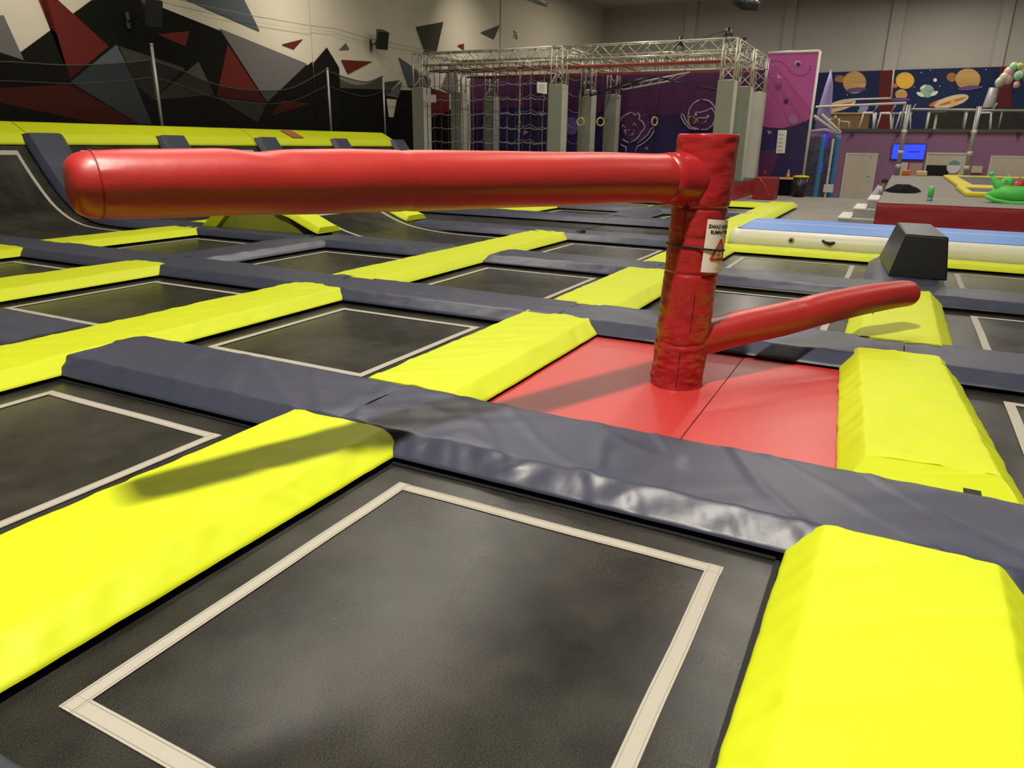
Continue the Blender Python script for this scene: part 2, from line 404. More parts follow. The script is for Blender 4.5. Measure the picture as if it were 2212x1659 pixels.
def text_geo(body, size, align='CENTER', off=0.):
    cu = bpy.data.curves.new('t', 'FONT'); cu.body = body; cu.size = size; cu.align_x = align; cu.resolution_u = 3; cu.offset = off
    ob = bpy.data.objects.new('t', cu); COL.objects.link(ob)
    dg = bpy.context.evaluated_depsgraph_get(); dg.update()
    me = bpy.data.meshes.new_from_object(ob.evaluated_get(dg))
    vs = [v.co.copy() for v in me.vertices]; fs = [tuple(p.vertices) for p in me.polygons]
    bpy.data.objects.remove(ob); bpy.data.curves.remove(cu); bpy.data.meshes.remove(me)
    return vs, fs
tb = MB(); vs, fs = text_geo('76', .5)
tp = at(1113, 84, X=XW+.02)
tb.faces([Vector((tp.x, tp.y+v.x, tp.z+v.y)) for v in vs], fs, POLIVE); o = tb.build('painted_number'); o.parent = wl

# ------------------------------------------------------------------ trampolines
def tape(mb, a, b, wd, axis, zf, seed):
    """strip of webbing from a to b, hugging height function zf"""
    a = Vector(a); b = Vector(b); d = (b-a); n = max(4, int(d.length/.08)); d.normalize(); nr = Vector((-d.y, d.x))
    def P(u, v):
        q = a.lerp(b, u)+nr*wd*(v-.5); wob = .004*nz(q.x*2.2+seed, q.y*2.2)
        q = q+nr*wob
        return Vector((q.x, q.y, zf(q.x)+.0035))
    mb.grid(P, n, 1, LINE, False)
    if near_flag[0]:
        for v0 in (.13, .84):
            mb.grid(lambda u, v: P(u, v0+.03*v)+Vector((0, 0, .0012)), n, 1, STITCH, False)
near_flag = [False]
def trampoline(col, row, label, lines='NSEW', x0=None, x1=None, zf=None, y0=None, y1=None, near=False, wl_=None):
    flat = zf is None
    zf = zf or (lambda x: 0.)
    bx0 = XB(col)+.30 if x0 is None else x0; bx1 = XB(col+1)-.30 if x1 is None else x1
    by0 = YB(row-1)+.30 if y0 is None else y0; by1 = YB(row)-.30 if y1 is None else y1
    t = thing('trampoline', label, 'trampoline', ((bx0+bx1)/2, (by0+by1)/2, 0), 'trampolines of the court')
    b = MB(); nx = 1 if flat else 40
    b.grid(lambda u, v: Vector((bx0+(bx1-bx0)*u, by0+(by1-by0)*v, zf(bx0+(bx1-bx0)*u))), nx, 1, BED, not flat)
    b.build('jump_bed', t)
    if near:
        e = MB()   # folded hem and webbing round the bed
        m_ = .022
        for (xa, xb, ya, yb) in ((bx0+.12, bx1-.12, by1-.17, by1-.17+m_), (bx0+.12, bx0+.12+m_, by0, by1-.15), (bx1-.12-m_, bx1-.12, by0, by1-.15)):
            e.box(xa, xb, ya, yb, .002, .007, BLACK)
        e.build('bed_hem', t)
    lx0 = X0+col*PX; lx1 = lx0+WX; ly0 = Y0+row*PY; ly1 = ly0+WY
    if wl_: lx0, lx1 = wl_
    near_flag[0] = near
    wd = .062
    for k in lines:
        b = MB()
        if k == 'N': tape(b, (lx0, ly1-wd/2), (lx1, ly1-wd/2), wd, 0, zf, col+row)
        if k == 'S': tape(b, (lx0, ly0+wd/2), (lx1, ly0+wd/2), wd, 0, zf, col+row+.3)
        if k == 'W': tape(b, (lx0+wd/2, ly0), (lx0+wd/2, ly1), wd, 1, lambda x: zf(x)+.001, col+row+.5)
        if k == 'E': tape(b, (lx1-wd/2, ly0), (lx1-wd/2, ly1), wd, 1, lambda x: zf(x)+.001, col+row+.7)
        b.build('tape_line', t)
    near_flag[0] = False
    return t
trampoline(0, 0, 'big black trampoline in the foreground with full cream tape square', near=True)
trampoline(-1, 0, 'black trampoline at left photo edge beyond the shadowed yellow pad', near=True)
trampoline(-1, 1, 'black trampoline left of the yellow pad that borders the red mat')
trampoline(-2, 1, 'black trampoline at left behind the charcoal corner, between two yellow pads')
trampoline(-3, 1, 'black trampoline at far left photo edge, second row behind')
trampoline(1, 0, 'black trampoline at bottom right beyond the nearest yellow pad')
trampoline(1, 1, 'black trampoline at right photo edge beside the puffy yellow pad')
trampoline(0, 2, 'black trampoline directly behind the red mat under the low red arm')
trampoline(1, 2, 'black trampoline at right edge beside the pad under the low arm tip')
trampoline(-1, 2, 'black trampoline beyond the middle charcoal pads, left of the red post')
trampoline(-2, 2, 'black trampoline right of the wrinkled charcoal cross pad at left')
trampoline(-3, 2, 'black trampoline left of the wrinkled charcoal cross pad')
trampoline(-1, 3, 'black trampoline in third row left of the red post sign')
trampoline(0, 3, 'black trampoline in front of the blue air track, left of black block')
trampoline(1, 3, 'black trampoline in front of the air track, right of black block')
trampoline(-2, 4, 'long unmarked black tumbling trampoline strip, left half', lines='', x0=-11.3, x1=XB(-1)-.02, y0=YB(3)+.3, y1=YB(4)-.3)
trampoline(-1, 4, 'long unmarked black tumbling trampoline strip, right half', lines='', x0=XB(-1)+.02, x1=XB(0)-.3)
trampoline(-3, 5, 'far trampoline left of the distant yellow pad, seen under the arm')
trampoline(-2, 5, 'far trampoline right of the distant yellow pad, seen under the arm')
trampoline(-1, 5, 'far trampoline seen just left of the post behind the dark cross pad')
trampoline(-1, 6, 'farthest trampoline seen right of the post inside the yellow border')
trampoline(-2, 6, 'farthest trampoline strip seen under the arm below the yellow border')

# curved ramp trampolines at left
RP = [(-11.0, 0), (-12.2, .0), (-13.0, .012), (-13.45, .06), (-13.85, .19), (-14.24, .42), (-14.68, .86), (-15.04, 1.31), (-15.2, 1.52), (-15.5, 1.95)]
def interp(tab, x):
    tab = sorted(tab)
    if x <= tab[0][0]: return tab[0][1]
    if x >= tab[-1][0]: return tab[-1][1]
    for k in range(len(tab)-1):
        (a, za), (b_, zb) = tab[k], tab[k+1]
        if a <= x <= b_:
            t = (x-a)/(b_-a)
            m0 = (zb-tab[k-1][1])/(b_-tab[k-1][0]) if k else (zb-za)/(b_-a)
            m1 = (tab[k+2][1]-za)/(tab[k+2][0]-a) if k+2 < len(tab) else (zb-za)/(b_-a)
            h = b_-a
            return (2*t**3-3*t*t+1)*za+(t**3-2*t*t+t)*h*m0+(-2*t**3+3*t*t)*zb+(t**3-t*t)*h*m1
rz = lambda x: interp(RP, x)
def surf_of(zf, xs, dirn=-1):
    """maps a flat pad lying along X onto a curved ramp, keeping lengths"""
    S = [(0., xs)]; x = xs; s = 0.
    for k in range(330):
        x2 = x+dirn*.01; s += math.hypot(.01, zf(x2)-zf(x)); x = x2; S.append((s, x))
    def sf(p):
        q = abs(p.x-xs)
        if (p.x-xs)*dirn < 0: xx = p.x
        else:
            k = min(len(S)-1, max(0, int(q/.0101))); 
            while k < len(S)-1 and S[k][0] < q: k += 1
            while k > 0 and S[k-1][0] > q: k -= 1
            xx = S[k][1]
        dz = (zf(xx+.01)-zf(xx-.01))/.02; n = Vector((-dz, 0, 1)).normalized()
        return Vector((xx, p.y, zf(xx)))+n*p.z
    return sf
ramp_names = {2: 'curved black ramp trampoline at left photo edge, nearest of the row', 3: 'curved black ramp trampoline behind the arm tip, second of the row',
              4: 'curved black ramp trampoline hidden behind the arm, third of the row', 5: 'curved black ramp trampoline hidden behind the arm, fourth of the row',
              6: 'curved black ramp trampoline at far end of the ramp row'}
for r_ in range(2, 7):
    trampoline(-4, r_, ramp_names[r_], x0=-15.13, x1=XB(-3)-.3, zf=rz, wl_=(-15.06, X0-4*PX+WX))
dl = {2: 'charcoal sloping pad on the ramps at left, nearest, right beside the arm tip', 3: 'charcoal sloping pad on the ramps, second from left under the yellow rail',
      4: 'charcoal sloping pad on the ramps, third from left under the yellow rail', 5: 'charcoal sloping pad on the ramps, fourth from left under the yellow rail',
      6: 'charcoal sloping pad at the right end of the yellow ramp rail'}
sfr = surf_of(rz, -12.2)
arc_ = 0.; x_ = -12.2
while x_ > -15.16: arc_ += math.hypot(.01, rz(x_-.01)-rz(x_)); x_ -= .01
for j in range(2, 7):
    _sd[0] += 1
    pad('safety_pad', dl[j], G_, (-11.3, YB(j)), (-12.2-arc_-.15, YB(j)), wb=.42, h=.10, seed=_sd[0], surf=sfr, e0=.0, e1=.02, step=.1, wr=.5)
# yellow rail pads along the top of the ramps
def rail(ya, yb, label, seed):
    prof = [(-14.98, 1.44), (-14.97, 1.47), (-15.03, 1.57), (-15.08, 1.65), (-15.12, 1.675), (-15.3, 1.77), (-15.5, 1.865), (-15.56, 1.87), (-15.62, 1.84), (-15.64, 1.5)]
    prof = [(x-.15, z+.004) for x, z in prof]
    n = 60; b = MB(); k = len(prof)-1
    def P(u, v):
        i = min(k-1, int(v*k+1e-6)); t = v*k-i; x = prof[i][0]+(prof[i+1][0]-prof[i][0])*t; z = prof[i][1]+(prof[i+1][1]-prof[i][1])*t
        y = ya+.012+(yb-ya-.024)*u
        lo = max(0, 1-abs(z-1.56)/.13); g = nz(y*4.5+z*5+seed, z*2)*.02*lo+.006*nz(y*1.5, seed)
        return Vector((x+g, y, z+g*.5))
    b.grid(P, n, k*2, Y_)
    b.poly([P(0, q/k) for q in range(k+1)], Y_); b.poly([P(1, q/k) for q in range(k+1)], Y_)
    return tag(b.build('rail_pad', origin=(-15.45, (ya+yb)/2, 1.44)), label, 'pad')
rail(3.0, 8.85, 'yellow rail pad on ramp tops, cut by left photo edge', 1)
rail(8.85, 14.6, 'long yellow rail pad on ramp tops, middle one of three', 2)
rp_ = rail(14.6, 20.75, 'yellow rail pad on ramp tops at right with small reddish tag', 3)
b = MB(); q0 = at(627, 291, X=-15.25)
b.poly([(-15.21, q0.y+.05, 1.66), (-15.21, q0.y+.5, 1.66), (-15.59, q0.y+.4, 1.85), (-15.59, q0.y-.05, 1.85)], mat('faded_red_tag', (.42, .12, .06), .8)); 
for v in b.v: v.x += .012; v.z += .012
b.build('fabric_tag', rp_)
struct(slab('trim_7', -16.9, -15.22, 2.5, 20.9, -.01, 1.45, PBLACK))
# netting behind the ramps
XN = -16.1
def post(px, py, label):
    p = at(px, py, X=XN); t = thing('net_post', label, 'post', (XN, p.y, 1.45), 'net posts behind the ramps')
    b = MB(); b.bar((XN, p.y, 1.45), (XN, p.y, p.z), .035, GREYM, 8); b.build('post_tube', t)
    b = MB(); b.lathe([(.042, p.z-.02), (.042, p.z+.015), (0.0, p.z+.03)], (XN, p.y, 0), GREYM, 8); b.build('post_cap', t)
    return p.y
yp1 = post(327, 96, 'grey net post in front of the mural below the small red triangle')
yp2 = post(707, 148, 'grey net post in front of the black mural peak')
yp3 = post(827, 164, 'grey net post at the right end of the ramp netting')
def netting(top, label):
    P3 = [at(a, b_, X=XN) for a, b_ in top]; b = MB()
    n = 30; tab = sorted((p.y, p.z) for p in P3)
    ya, yb = tab[0][0], tab[-1][0]
    b.grid(lambda u, v: Vector((XN+.03*math.sin(u*19+v*3)*(1-v), ya+.04+(yb-ya-.08)*u, 1.46+(interp(tab, ya+(yb-ya)*u)-1.46)*v)), n, 6, NET)
    t = tag(b.build('safety_net', origin=(XN, (ya+yb)/2, 1.46)), label, 'net')
    b = MB(); b.tube([Vector((XN, ya+.04+(yb-ya-.08)*u/n, interp(tab, ya+(yb-ya)*u/n))) for u in range(n+1)], .016, ROPE, 6); b.build('edge_cord', t)
    for q in (.80,):
        b = MB(); b.tube([Vector((XN+.02, ya+.04+(yb-ya-.08)*u/n, 1.46+(interp(tab, ya+(yb-ya)*u/n)-1.46)*q-.05*math.sin(math.pi*u/n))) for u in range(n+1)], .010, ROPE, 5); b.build('seam_cord', t)
netting([(-330, 95), (-150, 140), (0, 133), (143, 141), (240, 138), (327, 130)], 'black safety net before the mural, left of the first post')
netting([(330, 131), (390, 152), (451, 178), (500, 190), (557, 196), (606, 195), (642, 186), (706, 151)], 'black safety net sagging deeply between the two middle posts')
netting([(710, 155), (749, 168), (781, 176), (802, 175), (827, 165)], 'short black safety net section at right end before the pilaster')
b = MB(); zt = at(827, 165, X=XN).z
b.grid(lambda u, v: Vector((XN-.04-1.9*u, yp3, 1.46+(zt-.25*math.sin(math.pi*u)-1.46)*v)), 10, 3, NET)
tag(b.build('safety_net', origin=(XN-1, yp3, 1.46)), 'black end net running from the last post back to the wall', 'net')

# ------------------------------------------------------------------ pads of the court
gx(-1, -2.12, -.2, 'charcoal pad whose tip shows at the bottom left photo corner', wb=.43)
gx(0, -10.9, -5.76, 'charcoal pad at left photo edge behind the long yellow pad')
gx(0, -5.12, XB(0), 'charcoal pad with blunt left end against the long yellow pad', e0=.02)
gx(0, XB(0), 3.3, 'long charcoal pad along near edge of red mat, crossed by arm shadow', wr=1.3)
gx(1, -13.6, XB(-3), 'charcoal pad at far left photo edge in the second line')
gx(1, XB(-3), XB(-2), 'charcoal pad at left crossing behind two yellow pad ends')
gx(1, XB(-2), XB(-1), 'charcoal pad in front of the trampoline with wrinkled cross pad')
gx(1, XB(-1), XB(0), 'charcoal pad behind the trampoline left of the red mat')
gx(1, XB(0), XB(1), 'charcoal pad along the far edge of the red mat')
gx(1, XB(1), 3.4, 'charcoal pad at right edge behind the puffy yellow pad')
_sd[0] += 1; pad('safety_pad', 'charcoal pad in front of the green foam pyramid', G_, (-11.25, 8.98), (XB(-2)-.05, 8.98), wb=.29, seed=_sd[0])
gx(2, XB(-2), -5.83, 'charcoal pad below the small ramp right of the pyramid', e1=.06)
gx(2, -4.96, XB(0), 'charcoal pad with rounded left end on the far long yellow pad', e0=.05)
gx(2, XB(0), XB(1), 'charcoal pad right of the post beyond the low red arm')
gx(2, XB(1), 3.6, 'charcoal pad at right photo edge in front of the black block')
gx(3, -8.75, XB(-1), 'charcoal pad starting at the yellow slope pad right of pyramid', e0=.06)
gx(3, XB(-1), XB(0)-.4, 'charcoal pad behind the trampoline left of the post sign')
gx(4, -11.2, XB(-2), 'dark pad behind the long tumbling strip, left section')
gx(4, XB(-2), XB(-1), 'dark pad behind the long tumbling strip, middle section')
gx(4, XB(-1), XB(0)-.4, 'dark pad behind the long tumbling strip, touching the post')
gx(5, -11.2, XB(-2), 'far dark pad left of the distant yellow pads')
gx(5, XB(-2), XB(-1), 'far dark pad right of the distant yellow pads')
gx(5, XB(-1), XB(0)-.4, 'far dark pad seen right of the red post')
gy(-2, 6.5, 8.86, 'wrinkled charcoal cross pad between two trampolines at left', m=G_, wr=1.5)
gy(-1, 15.4, 17.7, 'dark cross pad left of the post behind the tumbling strip', m=G_)
gy(1, 9.48, 11.82, 'charcoal cross pad under the black foam block', m=G_)
gy(0, -1.2, 2.9, 'big yellow pad at left foreground crossed by the arm shadow')
gy(0, 3.58, 5.93, 'yellow pad along the left edge of the red mat', wr=1.2)
gy(0, 6.44, 8.86, 'yellow pad just left of the post behind the red mat')
gy(0, 9.4, 11.8, 'yellow pad hidden mostly by the post, in front of the border')
gy(-1, -1.2, 5.93, 'long yellow pad running from left photo edge past charcoal end')
gy(-1, 6.44, 11.96, 'long yellow pad further back, crossed by a charcoal pad end', wr=.8)
gy(-2, 3.58, 5.97, 'yellow pad at left edge beyond the long yellow pad')
gy(-3, 3.58, 5.9, 'yellow pad tip at far left photo edge')
gy(-3, 6.44, 8.9, 'yellow pad at left below the arm tip, before the ramps')
gy(-3, 9.5, 11.7, 'yellow pad sliver under the arm left of the pyramid', dx=-.48, wb=.33)
gy(-2, 15.35, 17.75, 'distant yellow pad under the arm, larger of the two')
gy(-2, 18.35, 20.6, 'distant yellow pad tip under the arm behind the larger one')
gy(0, 12.3, 15.05, 'yellow border pad left of the air track end', wb=.42, dx=-.28)
gy(0, 15.05, 18.0, 'yellow border pad right of the post, middle of the strip', wb=.42, dx=-.28)
gy(0, 18.0, 22.3, 'yellow border pad at far end of the strip by the grey floor', wb=.42, dx=-.28)
_sd[0] += 1; pad('safety_pad', 'yellow border pad in front of the air track, left of block', Y_, (-2.75, 12.04), (.0, 12.04), wb=.30, h=.06, seed=_sd[0])
_sd[0] += 1; pad('safety_pad', 'yellow border pad in front of the air track, right of block', Y_, (.48, 12.04), (3.8, 12.04), wb=.30, h=.06, seed=_sd[0])
_sd[0] += 1; pad('safety_pad', 'yellow end pad of the court, seen under the arm', Y_, (-9., 21.5), (XB(-1), 21.5), wb=.6, h=.08, seed=_sd[0])
_sd[0] += 1; pad('safety_pad', 'yellow end pad of the court, seen right of the post', Y_, (XB(-1), 21.5), (-3.1, 21.5), wb=.6, h=.08, seed=_sd[0])
_sd[0] += 1; pad('safety_pad', 'nearest yellow pad at the bottom right photo corner', Y_, (.22, -1.2), (.25, 2.92), wb=.43, seed=_sd[0], h=.105)
_sd[0] += 1; pad('safety_pad', 'puffy yellow pad along the right edge of the red mat', Y_, (.37, 3.50), (.19, 6.0), wb=.41, wb1=.39, seed=_sd[0], h=.12, wr=1.2, e0=.26)
_sd[0] += 1; pad('safety_pad', 'yellow pad under the tip of the low red arm', Y_, (.20, 6.42), (.18, 8.9), wb=.42, seed=_sd[0], h=.11)
t = thing('strap_bundle', 'bunched black strap at the end of the far long yellow pad', 'strap', (-4.85, 11.92, .05))
b = MB(); b.tube([(-4.93, 11.8, .03), (-4.86, 11.9, .07), (-4.84, 11.98, .14), (-4.76, 12.02, .16)], [.03, .035, .045, .03], BLACK, 8); b.tube([(-4.90, 11.75, .03), (-4.86, 11.95, .05), (-4.9, 12.02, .15)], .03, BLACK, 8); b.build('webbing', t)
# black straps showing between pad ends
for (x, y, lb) in ((-2.9, 3.66, 'black strap peeking out under yellow pad left of red mat'), (.52, 3.64, 'black strap peeking out under the puffy yellow pad')):
    b = MB(); b.box(x-.035, x+.035, y-.09, y+.02, .108, .114, BLACK); tag(b.build('pad_strap', origin=(x, y, .1)), lb, 'strap')

# ------------------------------------------------------------------ red mats
def redmat(x0, x1, label):
    b = MB()
    b.grid(lambda u, v: Vector((x0+.003+(x1-x0-.006)*u, 3.55+2.5*v, .012+.002*nz(u*3+x0, v*4))), 10, 20, REDMAT)
    b.box(x0+.003, x1-.003, 3.55, 6.05, -.011, .006, REDMAT)
    tag(b.build('floor_mat', origin=((x0+x1)/2, 4.8, 0)), label, 'mat')
redmat(-2.3, -.88, 'red floor mat under the post, left of the seam')
redmat(-.88, .2, 'red floor mat right of the seam by the puffy yellow pad')

# ------------------------------------------------------------------ sweeper with two padded arms
PC = Vector((-1.177, 4.835, .014)); PR = .178
sw = thing('sweeper_post', 'red padded post with a long top arm and a low arm on the red mat', 'padded post', PC)
def post_pt(th, z, k=1.):
    ring = .006*nz(math.cos(th)*1.2, math.sin(th)*1.2, z*9.)+.005*nz(math.cos(th)*2.5+5, math.sin(th)*2.5, z*22.)
    low = max(0, 1-z/.5)
    ring += .004*nz(math.cos(th)*4+2, math.sin(th)*4, z*38.)*(.4+low)
    ring += low*.008*nz(math.cos(th)*3, math.sin(th)*3+9, z*16.)
    groove = -.010*math.exp(-((z-.33-.02*math.sin(th))/.012)**2)-.008*math.exp(-((z-.79)/.010)**2)-.008*math.exp(-((z-1.21)/.010)**2)
    r = PR*(1+.055*min(1, max(0, (z-1.15)/.2)))+ring+groove
    lean = CR*(.040*z); return PC+Vector((r*k*math.cos(th)+lean.x, r*k*math.sin(th)+lean.y, z))
b = MB()
b.grid(lambda u, v: post_pt(2*math.pi*u, 1.225*v), 84, 170, REDP)
b.build('post_sleeve', sw)
b = MB()
def toppt(u, v):
    th = 2*math.pi*u; z = 1.225+.433*min(1, v/.9)
    if v <= .9:
        e = max(0, (z-1.64)/.02); return post_pt(th, z, 1.02-.03*e)
    return post_pt(th, 1.658, .99*(1-(v-.9)/.1))+Vector((0, 0, .006*(v-.9)*10))
b.grid(toppt, 84, 90, REDP); b.build('top_sleeve', sw)
for (th, z0, z1) in ((-1.34, .015, .27), (-1.08, .40, .66), (-1.80, .97, 1.2)):
    b = MB()
    for k in range(8):
        za = z0+(z1-z0)*k/8; zb = z0+(z1-z0)*(k+1)/8; w0 = .011+.006*math.sin(k*2.1); w1 = .011+.006*math.sin(k*2.1+2.1)
        b.poly([post_pt(th-w0, za, 1.015), post_pt(th+w0, za, 1.015), post_pt(th+w1, zb, 1.015), post_pt(th-w1, zb, 1.015)], BLACK)
    o = b.build('seam_slit', sw); o['label'] = 'black gap in the red sleeve'
b = MB(); b.poly([post_pt(-1.95, 1.205, 1.03), post_pt(-1.72, 1.20, 1.03), post_pt(-1.74, 1.25, 1.045), post_pt(-1.93, 1.25, 1.045)], BLACK)
o = b.build('sleeve_hole', sw); o['label'] = 'black hole under the arm joint'
# long upper arm
ia, ib = 1/4.62, 1/2.52
arm_px = [(1500, 387, 100), (1440, 386.5, 104), (1400, 385.5, 104), (1300, 385, 110), (1200, 387, 115), (1100, 388.5, 120), (1000, 389.5, 125), (900, 390.5, 129), (800, 391, 133), (700, 393, 137), (600, 394, 140), (500, 394, 142), (400, 396, 144), (300, 397.5, 146), (205, 400, 146)]
pth, rad = [], []
for px, py, h in arm_px:
    ic = ia+(ib-ia)*(1480-px)/(1480-165); c = 1/ic
    pth.append(at(px, py, c=c)); rad.append(h/F_PX*c/2*.985)
def spline_tube(mb, P, Rr, m, nseg, n, wr):
    def cr(a, b_, c_, d_, t): return .5*((2*b_)+(c_-a)*t+(2*a-5*b_+4*c_-d_)*t*t+(3*b_-a-3*c_+d_)*t**3)
    K = len(P)-1; pp, rr = [], []
    for i in range(nseg+1):
        s = i/nseg*K; k = min(K-1, int(s)); t = s-k
        g = lambda L, q: L[max(0, min(K, q))]
        pp.append(cr(g(P, k-1), g(P, k), g(P, k+1), g(P, k+2), t)); rr.append(cr(g(Rr, k-1), g(Rr, k), g(Rr, k+1), g(Rr, k+2), t))
    vs = []
    for i, p in enumerate(pp):
        tg = (pp[min(i+1, nseg)]-pp[max(i-1, 0)]).normalized(); a = tg.cross(Vector((0, 0, 1))).normalized(); u2 = a.cross(tg)
        for k in range(n):
            th = 2*math.pi*k/n; dr = wr(i/nseg, th)
            vs.append(p+(a*math.cos(th)+u2*math.sin(th))*(rr[i]+dr))
    mb.faces(vs, [(i*n+k, i*n+(k+1) % n, (i+1)*n+(k+1) % n, (i+1)*n+k) for i in range(nseg) for k in range(n)], m, True)
    return pp, rr
def wr_u(u, th):
    d = .003*nz(u*9, math.cos(th)*1.2, math.sin(th)*1.2)
    d -= .012*math.exp(-((u-.70-.05*math.sin(th*1.+.4))/.03)**2)*max(0, math.sin(th*1.+.3))
    d += .007*max(0, (u-.95)/.05)*nz(th*11., u*4, 3)
    d += -.004*math.exp(-((u-.52)/.006)**2)
    return d
b = MB(); pp, rr = spline_tube(b, pth, rad, RED, 150, 48, wr_u); ua = b.build('upper_arm', sw)
tg = (pp[-1]-pp[-4]).normalized(); a_ = tg.cross(Vector((0, 0, 1))).normalized(); u_ = a_.cross(tg)
b = MB()
def capp(u, v):
    th = 2*math.pi*u; q = v*math.pi/2
    r = rr[-1]*(math.cos(q)**.34 if v < .999 else 0)*(1+.012*nz(th*6, v*3))
    return pp[-1]+tg*(.085*math.sin(q)**1.3)+(a_*math.cos(th)+u_*math.sin(th))*r
b.grid(capp, 48, 14, RED); b.build('end_cap', ua)
b = MB(); b.tube([pp[-1]+(a_*math.cos(t*math.pi/24)+u_*math.sin(t*math.pi/24))*(rr[-1]+.0015) for t in range(49)], .003, REDDK, 5); b.build('cap_seam', ua)
b = MB(); cc = pp[4]   # collar of fabric where the arm meets the post
ax_ = PC+CR*.052+Vector((0, 0, 1.38))
b.tube([ax_, ax_.lerp(pp[9], .3), ax_.lerp(pp[9], .55), pp[9], pp[14]], [.13, .165, .168, rr[9]+.012, rr[14]+.003], REDP, 40)
b.build('arm_collar', sw)
# low arm
lp = [(1485, 735, 80), (1545, 722, 80), (1620, 704, 78), (1695, 688, 75), (1760, 671, 72), (1825, 656, 69), (1880, 645, 65), (1930, 637, 61), (1958, 634, 58)]
p2, r2 = [], []
for px, py, h in lp:
    c = 4.96+(6.0-4.96)*(px-1485)/(1958-1485); p2.append(at(px, py, c=c)); r2.append(h/F_PX*c/2*.96)
def wr_l(u, th): return .003*nz(u*8+4, math.cos(th)*1.5, math.sin(th)*1.5)-.008*math.exp(-((u-.40-.04*math.sin(th))/.018)**2)*max(0, math.sin(th+.5))
b = MB(); q2, s2 = spline_tube(b, p2, r2, RED, 80, 36, wr_l); la = b.build('low_arm', sw)
tg = (q2[-1]-q2[-4]).normalized(); a_ = tg.cross(Vector((0, 0, 1))).normalized(); u_ = a_.cross(tg)
b = MB(); b.grid(lambda u, v: q2[-1]+tg*(.085*math.sin(v*math.pi/2))+(a_*math.cos(2*math.pi*u)+u_*math.sin(2*math.pi*u))*s2[-1]*math.cos(v*math.pi/2)**.75, 36, 12, RED); b.build('end_cap', la)
b = MB(); e0 = q2[62]; b.bar(e0-Vector((0, 0, s2[62]-.01)), e0-Vector((-.005, 0, s2[62]+.02)), .004, BLACK, 5); b.build('strap_tail', la)
# cable tie and warning sign wrapped on the post
zt = .955
b = MB(); b.tube([post_pt(2*math.pi*k/48, zt+.022*math.cos(2*math.pi*k/48+2.2), 1.10 if math.cos(2*math.pi*k/48+.35) > .72 else 1.04) for k in range(49)], .0065, BLACK, 6); b.build('cable_tie', sw)
sg = at(1537, 540, c=4.55); th_c = math.atan2(sg.y-PC.y, sg.x-PC.x)
TH0 = -1.02; ZS = .815; SWD, SHT = .26, .335
def sign_pt(x, y, lift=0.):
    """x across (m) from sign's left edge, y up from its lower edge"""
    r = PR+.014+lift; th = TH0+x/r
    return PC+CR*(.040*(ZS+y))+Vector((r*math.cos(th), r*math.sin(th), ZS+y-.02*x/SWD))
b = MB(); b.grid(lambda u, v: sign_pt(SWD*u, SHT*v), 16, 4, PAPER); ws = b.build('warning_sign', sw); ws['label'] = 'white laminated warning notice'
def on_sign(name, body, size, x, y, m):
    vs, fs = text_geo(body, size, off=.0011 if m is INK else 0.); b = MB(); b.faces([sign_pt(x+v.x, y+v.y, .0018) for v in vs], fs, m); b.build(name, ws)
on_sign('sign_text', 'ZAKAZ KRĘCENIA', .0285, SWD/2, .283, INK)
on_sign('sign_text', 'ELIMINATOREM', .0285, SWD/2, .248, INK)
on_sign('sign_text', '2szt.', .02, .13, .022, GREYINK)
b = MB()
def strip2(a, c, wd):
    a = Vector(a); c = Vector(c); d = (c-a).normalized(); n_ = Vector((-d.y, d.x))*wd/2; k = 8
    for i in range(k):
        p = a.lerp(c, i/k); q = a.lerp(c, (i+1)/k)
        b.poly([sign_pt(*(p-n_), .002), sign_pt(*(q-n_), .002), sign_pt(*(q+n_), .002), sign_pt(*(p+n_), .002)], SIGNRED)
A_, B_, C_ = (.055, .085), (.205, .085), (.13, .213)
strip2(A_, B_, .018); strip2(B_, C_, .018); strip2(C_, A_, .018)
strip2((.13, .128), (.13, .172), .014); strip2((.13, .106), (.13, .117), .014)
b.build('warning_triangle', ws)
# ------------------------------------------------------------------ black block, air track, stage
t = thing('foam_block', 'black tapered foam block standing on the charcoal cross pad', 'foam block', (.3, 10.7, .11))
b = MB(); zb, ztp = .130, .64
B4 = [(.05, 9.88, zb), (.68, 9.88, zb), (.60, 11.55, zb), (-.10, 11.55, zb)]; T4 = [(.165, 9.90, ztp), (.61, 9.90, ztp-.01), (.47, 11.5, ztp), (.06, 11.5, ztp)]
b.hexa(B4, T4, BLOCKV); o = b.build('block_body', t)
bv = o.modifiers.new('edge', 'BEVEL'); bv.width = .018; bv.segments = 3
b = MB(); b.tube([Vector(T4[0])+Vector((.01, -.003, .0)), Vector(T4[1])+Vector((-.01, -.003, 0))], .006, BLKV, 6); b.build('seam_piping', t)
t = thing('air_track', 'long blue inflatable air track with white sides in front of the stage', 'air track', (2, 13.5, 0))
ax0, ax1, ay0, ay1, ah = -2.28, 7.5, 12.5, 14.62, .32
b = MB()
def side(path):
    n = 8
    for (p, q, nr) in path:
        p = Vector(p); q = Vector(q); nr = Vector(nr)
        L = max(2, int((q-p).length/.2))
        b.grid(lambda u, v: p.lerp(q, u)+nr*(.13*math.sin(math.pi*(.04+.96*v)))+Vector((0, 0, ah*.5-ah*.5*math.cos(math.pi*v))), L, n, AIRW)
cz = .13
side([((ax0+cz, ay0, 0), (ax1, ay0, 0), (0, -1, 0)), ((ax0, ay1-cz, 0), (ax0, ay0+cz, 0), (-1, 0, 0)), ((ax1, ay1, 0), (ax0+cz, ay1, 0), (0, 1, 0))])
